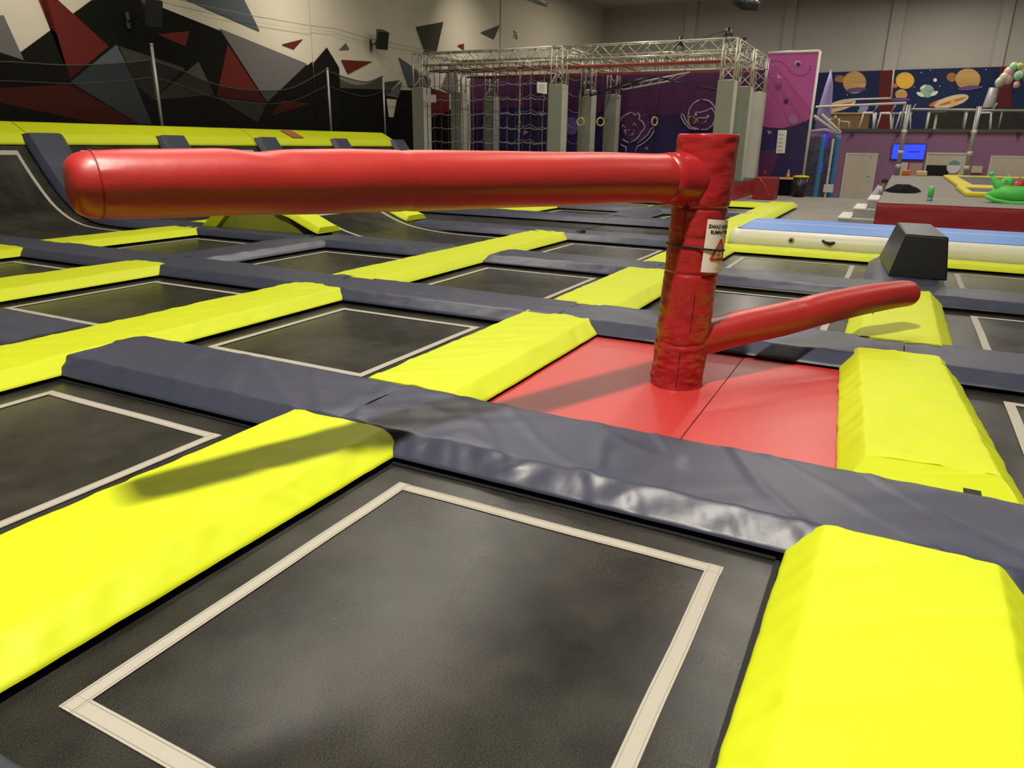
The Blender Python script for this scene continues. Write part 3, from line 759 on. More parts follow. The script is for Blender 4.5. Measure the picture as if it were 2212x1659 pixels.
for (cx, cy, a0) in ((ax0+cz, ay0+cz, math.pi), (ax0+cz, ay1-cz, math.pi/2)):
    b.grid(lambda u, v: Vector((cx, cy, ah*.5-ah*.5*math.cos(math.pi*v)))+Vector((math.cos(a0+u*math.pi/2), math.sin(a0+u*math.pi/2), 0))*(cz+.13*math.sin(math.pi*(.04+.96*v))), 8, 8, AIRW)
b.build('side_wall', t)
b = MB(); rim = [(ax0+cz, ay0+.02), (ax1, ay0+.02), (ax1, ay1-.02), (ax0+cz, ay1-.02), (ax0+.02, ay1-cz), (ax0+.02, ay0+cz)]
b.prism([(x, y, ah-.01) for x, y in rim], (0, 0, .016), AIRB); b.build('top_sheet', t)
b = MB(); b.box(ax0+.05, ax1, 13.78, 13.83, ah+.0065, ah+.009, WHITEP); o = b.build('stripe', t); o['label'] = 'white lengthwise stripe'
b = MB(); vp = at(1709, 519.5, Y=ay0-.13); b.tube([(vp.x, ay0-.10, vp.z), (vp.x, ay0-.145, vp.z)], .045, GREYM, 16); b.tube([(vp.x, ay0-.10, vp.z), (vp.x, ay0-.15, vp.z)], .022, BLACK, 12); b.build('air_valve', t)
b = MB(); hp = at(1790, 524, Y=ay0-.13)
b.tube([(hp.x-.09, ay0-.12, hp.z+.02), (hp.x-.04, ay0-.17, hp.z), (hp.x+.03, ay0-.17, hp.z-.015), (hp.x+.08, ay0-.12, hp.z)], [.02, .022, .03, .022], BLACK, 8); b.build('carry_handle', t)

sx0, sx1, sy0, sy1, sz = -.33, 9.0, 17.0, 36.0, .55
t = thing('padded_stage', 'grey topped stage with dark red padded front behind the air track', 'stage', (4, 26, 0))
b = MB(); b.box(sx0, sx1, sy0+.08, sy1, -.03, sz-.012, GREYM); b.build('stage_base', t)
b = MB(); b.box(sx0, sx1, sy0+.05, sy1, sz-.012, sz, CARPET); b.build('top_carpet', t)
b = MB()
for k in range(3):
    x0 = sx0-.02+k*3.1; b.grid(lambda u, v: Vector((x0+3.09*u, sy0-.02+.012*nz(u*5, v*3, k)+.05*max(0, v-.9)*10*.6, -.03+(sz+.03)*v)), 30, 12, REDDK)
b.box(sx0-.02, sx1, sy0+.0, sy0+.1, -.03, sz-.001, REDDK); b.build('front_pad', t)
t = thing('foam_stairs', 'grey foam steps with white treads beside the stage corner', 'steps', (-.7, 18.6, 0))
for k, (x0, x1, y0, y1, z) in enumerate(((-1.07, -.82, 17.6, 19.2, .17), (-.82, -.58, 18.2, 19.8, .34), (-.58, -.36, 18.8, 20.6, .51))):
    b = MB(); b.box(x0, sx0-.005 if k < 2 else x1+.02, y0, y1+.02, -.03, z-.03, mat('step_grey', (.30, .30, .29), .6)); s_ = b.build('step', t)
    b = MB(); b.box(x0-.01, x1, y0-.01, y1, z-.03, z, WHITEP); b.build('tread', s_)
# on the stage
t = thing('cloth_heap', 'heap of black clothing lying on the grey stage', 'clothing', (.1, 21.6, sz))
b = MB()
def heap(u, v):
    a = 2*math.pi*u; r = 1-v; rr_ = r*(1+.2*nz(math.cos(a)*1.5, math.sin(a)*1.5, 2))
    return Vector((.1+.42*rr_*math.cos(a), 21.9+.9*rr_*math.sin(a), sz+.003+.17*(1-r**3)*(1+.35*nz(math.cos(a)*2*r, math.sin(a)*2*r, 5))))
b.grid(heap, 40, 12, FABRIC); b.build('cloth', t)
t = thing('drink_can', 'green drink can with a blue base near the stage edge', 'can', (.63, 18.3, sz))
b = MB(); b.lathe([(.055, .07), (.055, .27), (.045, .29)], (.63, 18.3, sz), GREEN, 14); b.build('can_body', t)
b = MB(); b.lathe([(.05, 0), (.055, .01), (.055, .07)], (.63, 18.3, sz), mat('can_blue', (.10, .28, .55), .4), 14); b.build('can_base', t)
b = MB(); b.lathe([(.045, .29), (.04, .305), (0, .30)], (.63, 18.3, sz), MINT, 14); b.build('can_lid', t)
YB2 = mat('yellow_frame_pad', (.66, .56, .015), .5, .3); GB2 = mat('slate_bed', (.11, .11, .125), .7, .2)
def toddler_tramp(label, x0, x1, y0, y1, wl0, wf):
    t = thing('mini_trampoline', label, 'trampoline', ((x0+x1)/2, (y0+y1)/2, sz)); z0, z1 = sz, sz+.10
    for (a, b_, c, d) in ((x0, x1, y0, y0+wf), (x0, x1, y1-wf, y1), (x0, x0+wl0, y0+wf, y1-wf), (x1-wl0, x1, y0+wf, y1-wf)):
        q = MB(); q.box(a+.004, b_-.004, c+.004, d-.004, z0, z1, YB2); o = q.build('frame_pad', t); m_ = o.modifiers.new('edge', 'BEVEL'); m_.width = .03; m_.segments = 2
    q = MB(); q.box(x0+wl0, x1-wl0, y0+wf, y1-wf, z0+.05, z0+.07, GB2); q.build('jump_bed', t)
toddler_tramp('yellow framed mini trampoline at the back of the stage, larger one', 1.50, 5.2, 24.6, 34.5, .42, .9)
toddler_tramp('yellow framed mini trampoline behind the green rocker, smaller one', 1.42, 4.6, 20.6, 24.4, .2, .55)
# green rocking toy
t = thing('rocking_toy', 'green plastic rocking animal with a red seat at right photo edge', 'rocking toy', (2.45, 18.7, sz))
Yt = 18.7
def tp_(px, py, dy=0): return at(px, py, Y=Yt+dy)
b = MB()
for dy in (-.18, .18):
    b.tube([tp_(2128, 424, dy), tp_(2150, 433, dy), tp_(2180, 438.5, dy), tp_(2212, 439.5, dy), tp_(2245, 437, dy), tp_(2275, 428, dy)], .045, GREEN, 10)
b.build('rocker_rail', t)
b = MB()
b.tube([tp_(2130, 423), tp_(2160, 418), tp_(2200, 419), tp_(2240, 420), tp_(2272, 426)], [.05, .17, .19, .17, .05], GREEN, 14); b.build('body', t)
b = MB()
b.tube([tp_(2166, 415), tp_(2160, 405), tp_(2152, 395), tp_(2146, 388), tp_(2143, 378)], [.10, .10, .08, .05, .035], GREEN, 10)
b.ball(tp_(2143, 376), .05, GREEN, 10); b.build('neck', t)
b = MB(); b.tube([tp_(2160, 404), tp_(2166, 390), tp_(2176, 384), tp_(2183, 392), tp_(2178, 408)], [.06, .055, .06, .06, .07], GREEN, 10)
b.build('head_loop', t)
b = MB(); b.tube([tp_(2186, 412), tp_(2194, 400), tp_(2200, 390), tp_(2206, 402), tp_(2212, 411)], [.06, .10, .08, .10, .06], RED, 10); o = b.build('seat', t); o['label'] = 'red seat back'

# child beyond the stage, on the lower floor
ch = thing('person', 'small child in a white top leaning forward beside the stage', 'person', (-.55, 31, -.75))
def skinmesh(name, V, E, Rad, m, parent, lv=1):
    me = bpy.data.meshes.new(name); o0 = Vector(parent['_o']); me.from_pydata([tuple(Vector(v)-o0) for v in V], E, []); me.materials.append(m)
    o = bpy.data.objects.new(name, me); COL.objects.link(o); o.parent = parent; o['_o'] = tuple(o0)
    sk = o.modifiers.new('skin', 'SKIN'); ss = o.modifiers.new('sub', 'SUBSURF'); ss.levels = lv; ss.render_levels = lv
    for i, r in enumerate(Rad): me.skin_vertices[0].data[i].radius = (r, r)
    me.skin_vertices[0].data[0].use_root = True
    for p in me.polygons: p.use_smooth = True
    return o
cx, cy = -.75, 31.0
def cp(x, y, z): return (cx+x, cy+y, -.75+z)
V = [cp(0, 0, .62), cp(.05, 0, .80), cp(.15, 0, .97), cp(.22, -.02, 1.03), cp(.25, -.02, 1.09), cp(.26, -.03, 1.19),
     cp(-.02, -.08, .55), cp(.04, -.09, .32), cp(-.02, -.09, .05), cp(.09, -.12, .03),
     cp(-.02, .08, .55), cp(.06, .09, .32), cp(.0, .09, .05), cp(.11, .10, .03),
     cp(.16, -.14, .94), cp(.23, -.18, .78), cp(.33, -.14, .68), cp(.37, -.13, .65),
     cp(.16, .14, .94), cp(.23, .18, .78), cp(.33, .14, .68), cp(.37, .13, .65)]
Ed = [(0, 1), (1, 2), (2, 3), (3, 4), (4, 5), (0, 6), (6, 7), (7, 8), (8, 9), (0, 10), (10, 11), (11, 12), (12, 13), (2, 14), (14, 15), (15, 16), (16, 17), (2, 18), (18, 19), (19, 20), (20, 21)]
Rad = [.11, .105, .11, .06, .05, .088, .07, .05, .035, .03, .07, .05, .035, .03, .045, .035, .027, .03, .045, .035, .027, .03]
for (wi, sg_) in ((17, -1), (21, 1)):
    w0 = Vector(V[wi])
    for k, (dy, ln) in enumerate(((-.022, .045), (-.008, .055), (.006, .052), (.02, .042), (.035*-sg_, .03))):
        V.append(tuple(w0+Vector((.03, dy, -.012)))); V.append(tuple(w0+Vector((.03+ln, dy*1.3, -.03-.006*k)))); n_ = len(V)
        Ed += [(wi, n_-2), (n_-2, n_-1)]; Rad += [.009, .007]
skinmesh('body', V, Ed, Rad, SKIN, ch)
b = MB(); b.grid(lambda u, v: Vector(V[1])+ (Vector(V[0])-Vector(V[1])).lerp(Vector(V[2])+Vector((.03, 0, .05))-Vector(V[1]), v)+Vector((math.cos(6.2832*u)*(.145-.02*v), math.sin(6.2832*u)*(.165-.02*v*v), math.cos(6.2832*u)*-.06)), 20, 8, SHIRT)
for s_ in (-1, 1): b.tube([cp(.15, .10*s_, .97), cp(.17, .15*s_, .92), cp(.225, .185*s_, .79)], [.07, .062, .05], SHIRT, 10)
b.build('shirt', ch)
b = MB()
for s_ in (-1, 1): b.tube([cp(-.01, .06*s_, .64), cp(-.02, .08*s_, .55), cp(.05, .09*s_, .32), cp(-.01, .09*s_, .08)], [.105, .085, .062, .052], TROUS, 10)
b.build('trousers', ch)
b = MB(); hc = Vector(cp(.262, -.03, 1.2))
b.grid(lambda u, v: hc+Vector((math.cos(6.2832*u)*.108*math.sin(v*1.95)-.012, math.sin(6.2832*u)*.102*math.sin(v*1.95), .112*math.cos(v*1.95)+.01)), 18, 10, HAIR); b.build('hair', ch)
b = MB()
for dy in (-.032, .032): b.ball(hc+Vector((.088, dy-.02, -.01)), .012, INK, 8)
b.ball(hc+Vector((.100, -.02, -.035)), .014, SKIN, 8); b.bar(hc+Vector((.088, -.045, -.062)), hc+Vector((.088, .005, -.062)), .006, mat('lips', (.35, .10, .08), .5), 6)
for dy in (-.095, .09): b.ball(hc+Vector((.0, dy, -.02)), .022, SKIN, 8, (.6, .5, 1.2))
b.build('face', ch)

# ------------------------------------------------------------------ obstacle rig
RX = (-16.35, -10.77, -5.13); RY = (24.15, 26.85, 29.55)
rig = thing('truss_rig', 'aluminium truss obstacle rig on wrapped grey towers in the background', 'obstacle rig', (-10.8, 26.8, 0))
b = MB(); b.box(-17.0, -4.62, 23.35, 30.12, -.03, .47, RED); b.build('base_pad', rig)
b = MB(); b.box(-16.97, -4.65, 23.38, 30.1, .47, .49, BLKV); b.build('deck_mat', rig)
def truss(a, c, s, name, sway=None):
    """square box truss from a to c"""
    a = Vector(a); c = Vector(c); d = (c-a); L = d.length; d.normalize()
    s1 = d.cross(Vector((0, 0, 1)));
    if s1.length < .1: s1 = Vector((1, 0, 0))
    s1.normalize(); s2 = d.cross(s1).normalized(); b = MB(); h = s/2
    cs = [s1*i*h+s2*j*h for i, j in ((-1, -1), (1, -1), (1, 1), (-1, 1))]
    for q in cs: b.bar(a+q, c+q, .028, STEEL, 6)
    n = max(1, int(round(L/(s*1.05))))
    for k in range(n):
        p = a+d*(L*k/n); q = a+d*(L*(k+1)/n)
        for f in range(4):
            A_, B_ = cs[f], cs[(f+1) % 4]
            if (k+f) % 2: A_, B_ = B_, A_
            b.bar(p+A_, q+B_, .013, STEEL, 4)
    for e in (a, c):
        for f in range(4): b.bar(e+cs[f], e+cs[(f+1) % 4], .02, STEEL, 4)
    return b.build(name, rig)
for ix, x in enumerate(RX):
    for iy, y in enumerate(RY):
        b = MB(); hw = .25; z0, z1 = .49, 3.5
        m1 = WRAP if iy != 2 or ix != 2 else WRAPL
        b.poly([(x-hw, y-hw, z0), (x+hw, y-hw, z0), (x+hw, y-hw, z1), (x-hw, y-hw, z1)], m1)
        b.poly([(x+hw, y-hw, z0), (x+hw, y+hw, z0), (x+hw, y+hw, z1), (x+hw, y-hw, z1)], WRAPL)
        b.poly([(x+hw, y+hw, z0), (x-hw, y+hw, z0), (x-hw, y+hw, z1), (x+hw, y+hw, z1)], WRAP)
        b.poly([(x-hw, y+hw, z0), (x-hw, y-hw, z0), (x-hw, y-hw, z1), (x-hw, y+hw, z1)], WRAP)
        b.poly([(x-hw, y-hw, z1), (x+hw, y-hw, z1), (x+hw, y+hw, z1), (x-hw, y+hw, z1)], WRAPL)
        b.build('tower_wrap', rig)
        truss((x, y, 3.5), (x, y, 4.66), .40, 'tower_truss')
for x0, x1 in ((RX[0], RX[1]), (RX[1], RX[2])):
    for y in RY: truss((x0+.2, y, 4.46), (x1-.2, y, 4.46), .40, 'beam_truss')
for x in RX:
    for y0, y1 in ((RY[0], RY[1]), (RY[1], RY[2])): truss((x, y0+.2, 4.46), (x, y1-.2, 4.46), .40, 'beam_truss')
for y, z in ((24.7, 4.12), (25.3, 4.14), (27.4, 4.12), (28.2, 4.15)):
    b = MB(); b.bar((RX[0], y, z), (RX[2], y, z), .035, mat('red_bar_paint', (.45, .09, .07), .5), 8); o = b.build('crossbar', rig); o['label'] = 'red painted crossbar'
for y in (25.0, 27.9):
    for x in (-14.6, -12.4, -9.2, -7.1):
        b = MB(); b.bar((x, RY[0], 4.22), (x, RY[2], 4.22), .03, STEEL, 6); b.build('crossbar', rig)
b = MB()   # white ladder beam in the right bay
p0 = at(1385, 154, Y=26.2); p1 = at(1560, 147, Y=26.2)
for dz in (0, .17): b.bar((p0.x, 26.2, p0.z+dz), (p1.x, 26.2, p0.z+dz), .035, WHITEM, 6)
for k in range(9): x = p0.x+(p1.x-p0.x)*k/8; b.bar((x-.05, 26.2, p0.z), (x-.05, 26.2, p0.z+.36), .022, WHITEM, 5); b.bar((x+.05, 26.2, p0.z), (x+.05, 26.2, p0.z+.36), .022, WHITEM, 5)
b.build('ladder_beam', rig)
t = thing('hanging_bars', 'black bent bar frame hanging in the right bay of the rig', 'bars', (-8, 25.6, 4.2))
Q = lambda px, py, y=25.6: at(px, py, Y=y)
b = MB(); b.tube([Q(1260, 142), Q(1259, 206), Q(1300, 197), Q(1362, 177), Q(1415, 164)], .035, BLKV, 6); b.tube([Q(1275, 148), Q(1275, 207), Q(1362, 183), Q(1415, 164), Q(1460, 177), Q(1550, 195)], .035, BLKV, 6)
b.bar(Q(1260, 142), Q(1275, 148), .035, BLKV); b.build('bent_bar', t)
b = MB()
for px in (1262, 1415, 1545): p = Q(px, {1262: 142, 1415: 164, 1545: 194}[px]); b.bar(p, (p.x, p.y, 4.3), .008, ROPE, 4)
b.build('hanger', t)
t = thing('rung_bar', 'white dashed rung bar hanging below the ladder beam of rig', 'bar', (-7.5, 27.0, 4.2))
b = MB(); u0, u1 = Q(1345, 194, 27.3), Q(1452, 174, 27.3); v0, v1 = Q(1340, 186, 27.3), Q(1490, 156, 27.3)
b.bar(u0, u1, .03, WHITEM); b.bar(v0, v1, .03, WHITEM)
for k in range(7): b.bar(u0.lerp(u1, k/6), v0.lerp(v1, k/6), .014, WHITEM, 4)
b.bar(v0, (v0.x, v0.y, 4.25), .01, ROPE, 4); b.bar(v1, (v1.x, v1.y, 4.25), .01, ROPE, 4); b.build('rungs', t)
ring_l = ['wooden gymnastic ring in front of the brown middle tower', 'wooden gymnastic ring between the two middle towers', 'wooden gymnastic ring by the raised hand of drawn child']
for k, (px, py, y, sq) in enumerate(((1254, 263, 25.4, 1), (1297, 263, 25.9, .7), (1414, 262, 25.4, .45))):
    p = at(px, py, Y=y); t = thing('gymnastic_ring', ring_l[k], 'ring', p, 'gymnastic rings of the rig')
    b = MB(); b.tube([p+Vector((.135*sq*math.cos(a*math.pi/10), .135*math.sqrt(1-sq*sq)*math.cos(a*math.pi/10), .135*math.sin(a*math.pi/10))) for a in range(21)], .026, GOLD, 8); b.build('hoop', t)
    b = MB(); b.bar(p+Vector((0, 0, .13)), (p.x, p.y, 4.1), .012, ROPE, 4); b.build('strap', t)
# climbing nets
def climb(label, A, B, nv_, nh, z0, z1, sag, m1, m2):
    A = Vector(A); B = Vector(B); t = thing('climbing_net', label, 'net', ((A+B)/2))
    for k in range(nv_+1):
        b = MB(); q = A.lerp(B, k/nv_); off = .03*math.sin(k*2.3)
        b.tube([(q.x+off*math.sin(z*2.2), q.y+off, z) for z in [z0+(z1-z0)*s/6 for s in range(7)]], .014, m1, 5); b.build('vertical_rope', t)
    for h in range(nh+1):
        b = MB(); pts = []
        for k in range(nv_*3+1):
            q = A.lerp(B, k/(nv_*3)); ph = (k % 3)/3.; zz = z1-(z1-z0)*(h+.4)/(nh+.6)
            pts.append((q.x, q.y, zz-sag*math.sin(math.pi*ph)-sag*1.2*(.5+.5*math.sin(k*.7+h*.4))))
        b.tube(pts, .014, m2, 5); b.build('cross_rope', t)
climb('dark rope climbing net across the front left bay of rig', (-16.0, 24.0, 2.5), (-11.1, 24.0, 2.5), 16, 7, .6, 4.25, .04, ROPE, PALEROPE)
climb('pale rope net sagging at the back of the left rig bay', (-15.9, 27.2, 2.5), (-11.2, 27.2, 2.5), 9, 6, .6, 4.2, .10, PALEROPE, PALEROPE)
t = thing('hanging_rope', 'knotted rope hanging in the left bay of the rig', 'rope', (-12.6, 25.2, 4))
p = at(1124, 150, Y=25.2); b = MB(); b.bar((p.x, p.y, .6), (p.x, p.y, 4.3), .02, PALEROPE, 6); b.build('rope_length', t)
for py in (185, 205, 225, 245, 265, 285): b = MB(); q = at(1124, py, Y=25.2); b.ball((p.x, p.y, q.z), .05, PALEROPE, 8); b.build('knot', t)
b = MB(); pts = [at(x, y, Y=26.0) for x, y in ((1030, 133), (1050, 143), (1075, 152), (1095, 154), (1110, 148), (1120, 141))]; b.tube(pts, .03, WHITEM, 6)
tag(b.build('slack_cable', origin=pts[2]), 'pale slack cable looping under the left rig beams', 'cable')
t = thing('info_board', 'small white board tied left of the middle front tower', 'sign', at(1170, 188, Y=23.85))
b = MB(); P_ = [at(x, y, Y=23.85) for x, y in ((1160, 200), (1181, 203), (1181, 178), (1160, 177))]; b.prism(P_, (0, .03, 0), PAPER); b.build('board', t)
b = MB()
for k in range(4): P_ = [at(x, y, Y=23.845) for x, y in ((1164, 183+k*4), (1177-2*(k % 2), 184+k*4), (1177-2*(k % 2), 185+k*4), (1164, 184+k*4))]; b.poly(P_, GREYINK)
b.build('printed_lines', t)
b = MB(); p = at(930, 213, Y=23.8); b.box(p.x-.20, p.x+.2, 23.8, 23.86, p.z-.13, p.z+.13, WRAPL); tag(b.build('grey_box', origin=p), 'small grey box on the left front tower of rig', 'box')
# spotlights on the rig
def spot(px, py, y, label, tilt):
    p = at(px, py, Y=y); t = thing('stage_spotlight', label, 'spotlight', p, 'spotlights on the rig'); d = Vector((math.sin(tilt)*.3, -.5, -.9)).normalized()
    b = MB(); b.tube([p-d*.16, p-d*.14, p+d*.16], [.07, .10, .11], BLKV, 12); b.build('lamp_can', t)
    b = MB(); b.tube([p+d*.155, p+d*.165], .09, PAPER, 12); b.build('lens', t)
    b = MB(); b.tube([p+Vector((-.14, 0, 0)), p+Vector((-.14, 0, -.24)), p+Vector((.14, 0, -.24)), p+Vector((.14, 0, 0))], .015, BLKV, 5); b.build('yoke', t)
spot(1469, 92, 24.1, 'black spotlight on the middle of the right front truss', 0); spot(1574, 72, 24.1, 'black spotlight on top of the right front tower', .8); spot(1608, 93, 26.0, 'black spotlight right of the right front tower', 2)
b = MB(); b.tube([at(1480, 88, Y=24.1), at(1520, 82, Y=24.1), at(1568, 66, Y=24.1)], .012, ROPE, 5); tag(b.build('power_cable', origin=at(1520, 82, Y=24.1)), 'thin dark cable between two spotlights on the rig', 'cable')
# backdrop banner behind the rig
YD = 30.75
t = thing('backdrop_banner', 'wide purple backdrop with outlined children behind the rig', 'banner', (-11.5, YD, 0))
b = MB(); b.box(-18.1, -4.95, YD, YD+.05, -.03, 4.42, NAVY); b.build('cloth', t)
b = MB(); n_ = 30
b.grid(lambda u, v: Vector((-18.1+13.15*u, YD-.012-.02*(1+math.sin(u*90))*v, 2.95+.16*math.sin(u*7)+(4.42-2.95-.16*math.sin(u*7))*v)), 120, 2, PLUM); b.build('upper_field', t)
def ell(px, py, rx, ry, m, y, n=24, mb=None, rot=0):
    P_ = [at(px+rx*math.cos(k*2*math.pi/n)*math.cos(rot)-ry*math.sin(k*2*math.pi/n)*math.sin(rot), py+rx*math.cos(k*2*math.pi/n)*math.sin(rot)+ry*math.sin(k*2*math.pi/n)*math.cos(rot), Y=y) for k in range(n)]
    mb.poly(P_, m)
b = MB(); ell(1372, 268, 32, 38, PLUM, YD-.06, mb=b); ell(1522, 245, 34, 38, PLUM, YD-.06, mb=b); ell(1235, 272, 14, 20, mat('violet_print', (.16, .08, .30), .6), YD-.06, mb=b)
b.poly([at(*p, Y=YD-.06) for p in ((1132, 280), (1142, 286), (1131, 292))], DUSTY); b.poly([at(*p, Y=YD-.06) for p in ((1165, 240), (1175, 246), (1168, 252))], DUSTY); b.poly([at(*p, Y=YD-.06) for p in ((1393, 318), (1400, 318), (1397, 324))], DUSTY)
split_build(b, 'printed_shape', t)
b = MB()
def stroke(pts, m=OUTL, r=.028, y=YD-.08): b.tube([at(px, py, Y=y) for px, py in pts], r, m, 5)
stroke([(1340, 262), (1343, 254), (1352, 248), (1362, 243), (1368, 244), (1371, 250), (1378, 244), (1382, 250), (1380, 258), (1388, 263), (1393, 274), (1390, 282), (1386, 284), (1380, 295), (1370, 304), (1362, 308)])
stroke([(1344, 300), (1352, 306), (1358, 308)]); stroke([(1349, 281), (1352, 290), (1359, 294), (1367, 290), (1370, 281), (1349, 281)])
stroke([(1343, 276), (1346, 270), (1350, 276)]); stroke([(1366, 272), (1370, 266), (1374, 272)], GOLD)
stroke([(1376, 310), (1390, 300), (1400, 290), (1406, 278), (1412, 276), (1413, 282), (1405, 296), (1392, 308), (1376, 317), (1372, 330)]); stroke([(1340, 312), (1352, 318), (1352, 330)])
b.build('outline_drawing', t); b = MB()
stroke([(1488, 264), (1486, 250), (1489, 236), (1497, 224), (1508, 217), (1520, 215), (1532, 218), (1540, 226), (1546, 236), (1545, 255), (1540, 270), (1528, 280), (1514, 280)])
stroke([(1500, 243), (1514, 243), (1530, 238), (1537, 233), (1544, 246)]); stroke([(1505, 256), (1507, 264), (1516, 268), (1525, 262), (1527, 255), (1505, 255)])
stroke([(1505, 280), (1490, 278), (1478, 266), (1471, 252), (1472, 247), (1477, 249), (1482, 262), (1492, 274), (1510, 280)])
b.tube([at(1494+8*math.cos(a*.6283), 260+9*math.sin(a*.6283), Y=YD-.09) for a in range(11)], .022, GOLD, 5)
for px, py in ((1503, 248), (1529, 252)): b.ball(at(px, py, Y=YD-.08), .06, OUTL, 8)
b.build('outline_drawing', t)

# ------------------------------------------------------------------ pink banner panel right of the rig
YP = 30.2
t = thing('banner_panel', 'tall pink and purple banner panel in a white frame', 'banner', (-4.1, YP, 0))
FX0, FX1, FZ = -5.05, at(1772, 108, Y=YP).x, at(1772, 110, Y=YP).z
b = MB(); b.box(FX0, FX1, YP, YP+.04, .0, FZ, PINK); b.build('cloth', t)
b = MB(); b.bar((FX0, YP, FZ), (FX1, YP, FZ), .05, WHITEM, 8); b.bar((FX1, YP, -.03), (FX1, YP, FZ), .05, WHITEM, 8); b.build('frame', t)
b = MB(); y1 = YP-.012
b.poly([at(*p, Y=y1) for p in ((1640, 268), (1655, 275), (1690, 277), (1720, 270), (1748, 257), (1735, 400), (1640, 400))], NAVY)
b.poly([at(*p, Y=y1-.006) for p in ((1640, 328), (1683, 320), (1685, 332), (1665, 380), (1640, 395))], PLUM)
ell(1713, 258, 11, 10, mat('lilac_print', (.34, .14, .34), .6), y1-.006, mb=b)
b.poly([at(*p, Y=y1-.006) for p in ((1678, 158), (1690, 167), (1679, 172))], DUSTY); b.poly([at(*p, Y=y1-.006) for p in ((1657, 281), (1668, 285), (1661, 291))], DUSTY)
b.poly([at(1698+(8 if k % 2 == 0 else 3.4)*math.sin(k*math.pi/5), 219-(8 if k % 2 == 0 else 3.4)*math.cos(k*math.pi/5), Y=y1-.006) for k in range(10)], NAVY)
b.poly([at(*p, Y=y1-.006) for p in ((1674, 180), (1680, 184), (1688, 177), (1689, 186), (1681, 196), (1676, 188))], mat('heart_print', (.20, .05, .20), .6))
ell(1723, 137, 7, 7, mat('pale_pink_print', (.50, .26, .42), .6), y1-.006, mb=b); ell(1724, 139, 5, 4, NAVY, y1-.012, mb=b)
pts = [(1667, 132), (1680, 131), (1692, 135), (1700, 146), (1710, 158), (1725, 164), (1740, 162), (1750, 152), (1751, 138)]
for k in range(len(pts)-1):
    p, q = Vector(pts[k]), Vector(pts[k+1])
    for s in (0, .5):
        a, c = p.lerp(q, s), p.lerp(q, s+.28); d = (c-a).normalized(); n2 = Vector((-d.y, d.x))*.8
        b.poly([at(*(a-n2), Y=y1-.006), at(*(c-n2), Y=y1-.006), at(*(c+n2), Y=y1-.006), at(*(a+n2), Y=y1-.006)], NAVY)
ell(1652, 372, 5, 4.5, RED, y1-.012, mb=b)
for px, py in ((1670, 140), (1700, 150), (1705, 205), (1706, 232), (1668, 165), (1740, 262)): ell(px, py, 1.5, 1.5, DUSTY, y1-.006, 8, b)
split_build(b, 'printed_shape', t)
b = MB(); P_ = [at(x, y, Y=YP-.05) for x, y in ((1676, 331), (1695, 331), (1700, 281), (1681, 281))]; b.prism(P_, (0, .02, 0), PAPER); o = tag(b.build('rules_notice', origin=P_[0]), 'white notice sheet with faint lines on the pink banner', 'notice')
b = MB()
for k in range(5): q0 = at(1686-k*.7, 291+k*8.5, Y=YP-.053); b.box(q0.x-.07, q0.x+.10, YP-.055, YP-.052, q0.z-.012, q0.z+.012, GREYINK)
b.build('printed_lines', o)
# red cube, table, bin, bottle
t = thing('foam_cube', 'dark red foam cube on the grey floor beside the rig', 'foam cube', (-3.85, 25.7, 0))
b = MB(); b.box(-4.22, -3.55, 25.3, 26.2, -.03, .66, REDDK); o = b.build('cube_body', t); m_ = o.modifiers.new('edge', 'BEVEL'); m_.width = .02; m_.segments = 2
b = MB(); b.tube([at(1640, 383, Y=25.28), at(1652, 400, Y=25.28), at(1662, 424, Y=25.28)], .008, mat('pale_red_seam', (.5, .2, .2), .6), 4); b.build('seam', t)
t = thing('side_table', 'black draped table with a pale wooden top by the banner', 'table', (-3.9, 28.9, -.03))
b = MB(); b.box(-4.6, -3.42, 28.6, 29.3, .50, .55, WOOD); b.build('table_top', t)
b = MB(); b.box(-4.55, -3.46, 28.65, 29.25, -.75, .50, FABRIC); b.build('table_skirt', t)
t = thing('waste_bin', 'black bin with a yellow lid right of the draped table', 'bin', (-3.05, 27.7, -.03))
b = MB(); b.lathe([(.20, -.035), (.25, .62)], (-3.05, 27.6, 0), BLKV, 4+12); b.build('bin_body', t)
b = MB(); b.lathe([(.27, .62), (.27, .67), (.1, .69), (0, .69)], (-3.05, 27.6, 0), YB2, 16); b.build('bin_lid', t)
p = at(1702, 382, Y=28.85); t = thing('drink_bottle', 'bottle with orange drink standing on the draped table', 'bottle', (p.x, 28.85, .55))
b = MB(); b.lathe([(.055, 0), (.06, .01), (.06, .13)], (p.x, 28.85, .55), JUICE, 12); b.build('drink', t)
b = MB(); b.lathe([(.06, .13), (.055, .17), (.022, .24), (.02, .29), (0, .29)], (p.x, 28.85, .55), CLEAR, 12); b.build('bottle_neck', t)
